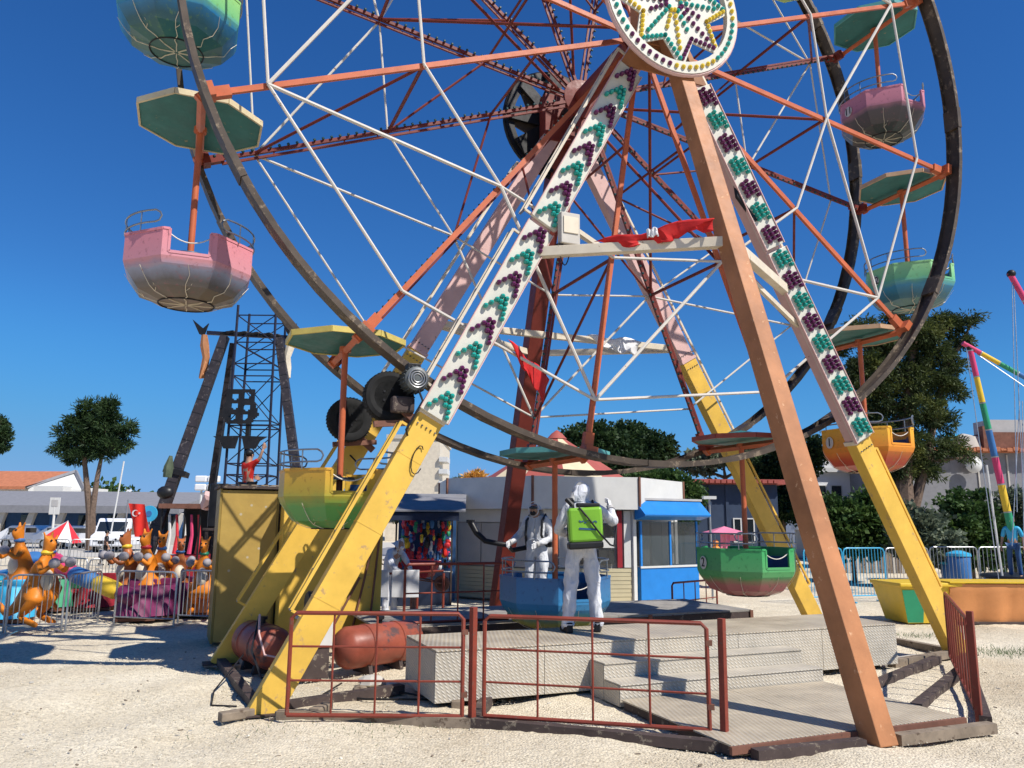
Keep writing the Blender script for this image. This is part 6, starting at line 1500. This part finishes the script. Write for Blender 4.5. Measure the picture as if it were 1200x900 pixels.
# rainbow sweep arms of the ride and its green turntable
C0 = G(60, 700); C0.z = 0
hubt = thing('jumping_ride_base', 'green and blue round base of the kangaroo ride behind the left barriers', 'ride base', Vector((C0.x - .3, C0.y - .4, 0)), 0)
MB().lathe([(1.55, .02), (1.6, .1), (1.5, .34), (1.0, .36), (.2, .36)], 28).build('turntable', 'rgreen', hubt, smooth=True)
MB().lathe([(.45, .36), (.5, .9), (.3, 1.1), (.05, 1.15)], 20).build('hub', 'rblue', hubt, smooth=True)
for k in range(6):
    a = k * PI / 3 + .2; MB().beam((.3 * math.cos(a), .3 * math.sin(a), .7), (1.5 * math.cos(a), 1.5 * math.sin(a), .45), .22, .16, side=(0, 0, 1)).build('short_arm', ['rblue', 'rcyan', 'rgreen'][k % 3], hubt, bevel=.03)
ra = thing('sweep_arm', 'long sloping ride arm painted red, blue, yellow and magenta', 'ride arm', Vector((0, 0, 0)), 0)
pts_ = [at(62, 655, 16.6), at(84, 672, 16.2), at(112, 682, 15.9), at(140, 694, 15.6), at(160, 702, 15.4)]
ra.location = (pts_[0].x, pts_[0].y, 0)
for k, mt in enumerate(('rpink', 'rblue', 'ryellow', 'purple')):
    a, b = pts_[k] - ra.location, pts_[k + 1] - ra.location; MB().tube([a, a.lerp(b, .15), a.lerp(b, .85), b.lerp(a, .02)], [.10, .17, .17, .10], 10).build('arm_section', mt, ra, smooth=True)
MB().tube([pts_[3] - ra.location, Vector((pts_[3].x - ra.location.x, pts_[3].y - ra.location.y, 0))], .05, 8).build('prop', 'rust', ra)
ra2 = copy_tree(ra); ra2['label'] = 'second ride arm in the same bright colours, pointing back to the left'; ra2.rotation_euler = (0, 0, 2.6); ra2.location = Vector((pts_[0].x - .3, pts_[0].y + .5, 0)); ra['group'] = ra2['group'] = 'arms of the jumping ride'

# =================================================================== right side: tubs, tarpaulin, bins, pink cart, bungee poles
p = G(1078, 728); t = thing('yellow_green_tub', 'yellow and green tapered tub partly hidden behind the yellow leg foot', 'ride car', p, .1)
MB().add([(-.45, -.3, 0), (.55, -.3, 0), (.55, .5, 0), (-.45, .5, 0), (-.62, -.42, .72), (.72, -.42, .72), (.72, .62, .72), (-.62, .62, .72)], [(0, 3, 2, 1), (0, 1, 5, 4), (1, 2, 6, 5), (2, 3, 7, 6), (3, 0, 4, 7)]).build('hull', 'ryellow', t)
MB().add([(-.452, -.302, 0.01), (-.12, -.306, 0.01), (-.12, -.425, .66), (-.60, -.425, .66)], [(0, 1, 2, 3)]).build('green_flash', 'rgreen', t)
MB().box(-.66, .76, -.47, .66, .722, .80).build('rim', 'ryellow', t, bevel=.02)
p = G(1112, 730); t = thing('tarpaulin_stand', 'long low stand wrapped in wrinkled orange tarpaulin at the right edge', 'stand', p, .02)
mb = MB(); n_ = 26; L_ = 3.1; vs = []
for i in range(n_ + 1):
    x = L_ * i / n_; wob = random.uniform(-.03, .03) + .02 * math.sin(i * .7)
    for (y, z) in ((-.02 + wob, .0), (-.10 + wob * 1.2, .3), (-.12 + wob * .8, .55), (-.15 + wob * .4, .62), (-.16, .78), (.6, .80)): vs.append((x, y, z))
mb.add(vs, [(i * 6 + j, (i + 1) * 6 + j, (i + 1) * 6 + j + 1, i * 6 + j + 1) for i in range(n_) for j in range(5)] + [(0, 1, 2, 3, 4, 5)])
mb.build('tarpaulin', 'tarp', t, smooth=True); MB().box(-.02, L_, -.2, .62, .802, .83).build('top_board', 'ryellow', t); MB().box(0, L_, -.10, .5, -.01, .03).build('base_rail', 'darkbeam', t)
for i, (u, v) in enumerate(((1127, 694), (1118, 690))):
    t = thing('blue_bin', ('tall blue litter bin behind the orange tarpaulin', 'lower blue bin just left of the tall one')[i], 'bin', G(u, v), 0, 'blue bins')
    MB().lathe([(.26, 0), (.30, .1), (.32, 1.0 - .3 * i), (.30, 1.03 - .3 * i)], 16).build('bin_body', 'rblue', t, smooth=True); MB().lathe([(.34, 1.04 - .3 * i), (.33, 1.12 - .3 * i), (.1, 1.2 - .3 * i)], 16).build('lid', 'rcyan', t, smooth=True)
p = at(852, 655, 24.5); t = thing('pink_cart', 'small pink vending cart with a pitched pink roof above the green gondola rim', 'cart', Vector((p.x, p.y, 0)), .1)
MB().box(-.35, .45, -.3, .3, 0, 1.0).build('body', 'pinkbright', t, bevel=.02)
for x in (-.28, -.12, .42): MB().box(x, x + .05, -.28, -.24, 1.0, 1.62).build('post', 'pinkbright', t)
MB().box(-.1, .02, -.25, .2, 1.0, 1.62).build('column', 'pinkbright', t); MB().box(.0, .45, -.27, -.25, 1.42, 1.6).build('valance', 'pinkbright', t)
MB().add([(-.72, -.5, 1.63), (.62, -.5, 1.63), (.62, .5, 1.63), (-.72, .5, 1.63), (-.05, 0, 1.86)], [(0, 3, 2, 1), (0, 1, 4), (1, 2, 4), (2, 3, 4), (3, 0, 4)]).build('roof', 'pinkbright', t)
MB().ball((-.45, -.3, 1.15), .14, 10, 6).ball((-.45, -.3, 1.36), .10, 8, 6).build('doll', 'rorange', t, smooth=True, kind='stuff')
p = G(832, 700); t, h = pole_thing('camera_pole', 'thin grey pole with a small white box on top, right of the blue kiosk', 'pole', 835, 690, 585, 21, .03, 'steel'); MB().box(-.17, .17, -.1, .1, h, h + .08).build('head', 'kwhite', t)
BY = 21.0
bp = thing('bungee_frame', 'tall trampoline frame of poles striped in rainbow bands at the right edge', 'fairground ride', Vector((at(1165, 640, BY).x, BY, 0)), 0); O = Vector((at(1165, 640, BY).x, BY, 0))
def striped(p0, p1, r0, r1, cols, nm='striped_pole'):
    a, b = p0 - O, p1 - O; n = len(cols)
    for k, c_ in enumerate(cols):
        q0, q1 = a.lerp(b, k / n), a.lerp(b, (k + 1) / n - .0015); MB().tube([q0, q1], [r0 + (r1 - r0) * k / n, r0 + (r1 - r0) * (k + 1) / n], 12).build(nm, c_, bp, smooth=True)
        MB().tube([q1.lerp(q0, .04), q1], (r0 + (r1 - r0) * (k + 1) / n) + .006, 12).build('joint_ring', 'steel', bp, smooth=True)
striped(at(1188, 632, BY), at(1137, 410, BY), .10, .07, ('rgreen', 'ryellow', 'rpink', 'rblue', 'rgreen', 'ryellow', 'rpink'))
striped(at(1128, 402, BY), at(1215, 450, BY), .065, .065, ('rpink', 'ryellow', 'rgreen', 'rblue'))
striped(at(1183, 320, BY), at(1240, 420, BY), .08, .08, ('rpink', 'rpink', 'rgreen'))
MB().tube([at(1130, 402, BY) - O, at(1140, 412, BY) - O], .06, 8).build('pulley_head', 'black', bp); MB().ball(at(1185, 321, BY) - O, .12, 10, 6).build('pulley_head', 'black', bp, smooth=True)
for (a, b) in (((1186, 325), (1192, 600)), ((1188, 330), (1200, 600)), ((1132, 405), (1172, 690)), ((1145, 415), (1240, 480)), ((1195, 470), (1186, 640)), ((1198, 470), (1200, 640))):
    MB().tube([at(*a, BY) - O, at(*b, BY - .5) - O], .012, 5).build('rope', 'steel', bp)
MB().tube([at(1156, 545, BY) - O, at(1178, 700, BY) - O], .03, 6).build('stay', 'kwhite', bp)
MB().lathe([(1.3, .55), (1.35, .6), (1.3, .65), (.05, .64)], 24, (1.2, .2, 0)).build('trampoline_bed', 'blackplastic', bp, smooth=True)
for k in range(6): MB().tube([(1.2 + 1.3 * math.cos(k), .2 + 1.3 * math.sin(k), 0), (1.2 + 1.3 * math.cos(k), .2 + 1.3 * math.sin(k), .6)], .03, 6).build('leg', 'rblue', bp)
# small litter and rubble near the frame
for i, (s_, d_, sz, mt, lb) in enumerate([(-3.75, 1.0, .16, 'concrete', 'broken concrete lump beside the red tank'), (-3.55, .75, .10, 'concrete', 'smaller concrete lump in front of the platform end'), (.55, -2.6, .05, 'whitecloth', 'scrap of white paper on the ramp'), (-3.95, .7, .09, 'timber', 'dark rubble piece behind the left gate')]):
    mb = MB().ball((0, 0, sz * .3), sz, 8, 5, (1, .8, .5)); r_ = random.Random(i)
    mb.v = [(x * r_.uniform(.8, 1.2), y * r_.uniform(.8, 1.2), z) for x, y, z in mb.v]
    o = mb.build('rubble_piece' if mt != 'whitecloth' else 'paper_scrap', mt, None); o.location = RF(s_, d_, 0 if mt != 'whitecloth' else .095); tag(o, lb, 'rubble' if mt != 'whitecloth' else 'paper')
cb = MB().tube([RF(-3.6, .5, .02), RF(-3.2, -.1, .015), RF(-4.0, .2, .02), RF(-4.4, .6, .02), RF(-4.1, 1.1, .03)], .012, 6).build('cable', 'blackplastic', None, smooth=True); tag(cb, 'thin black cable lying on the gravel behind the left gate', 'cable')
cb = MB().tube([RF(-5.2, 1.9, .3), RF(-5.55, 1.2, .03), RF(-5.6, .5, .02), RF(-5.35, .35, .02)], .010, 6).build('cable', 'blackplastic', None, smooth=True); tag(cb, 'thin cable trailing on the gravel left of the dark tank', 'cable')

# scattered darker chips and twigs on the gravel
mb = MB(); r_ = random.Random(77)
for k in range(260):
    d_ = r_.uniform(4.2, 14); a_ = r_.uniform(-.62, .62); x, y = d_ * math.sin(a_), d_ * math.cos(a_); L_ = r_.uniform(.012, .05); q = r_.uniform(0, PI); mb.mat(0 if r_.random() < .6 else 1)
    mb.beam((x, y, .004), (x + L_ * math.cos(q), y + L_ * math.sin(q), .008), r_.uniform(.008, .02), .010, side=(0, 0, 1))
o = mb.build('gravel_debris', ['timber', 'concrete'], None); o['kind'] = 'stuff'; o['label'] = 'scattered dark twigs and chips lying on the pale gravel'
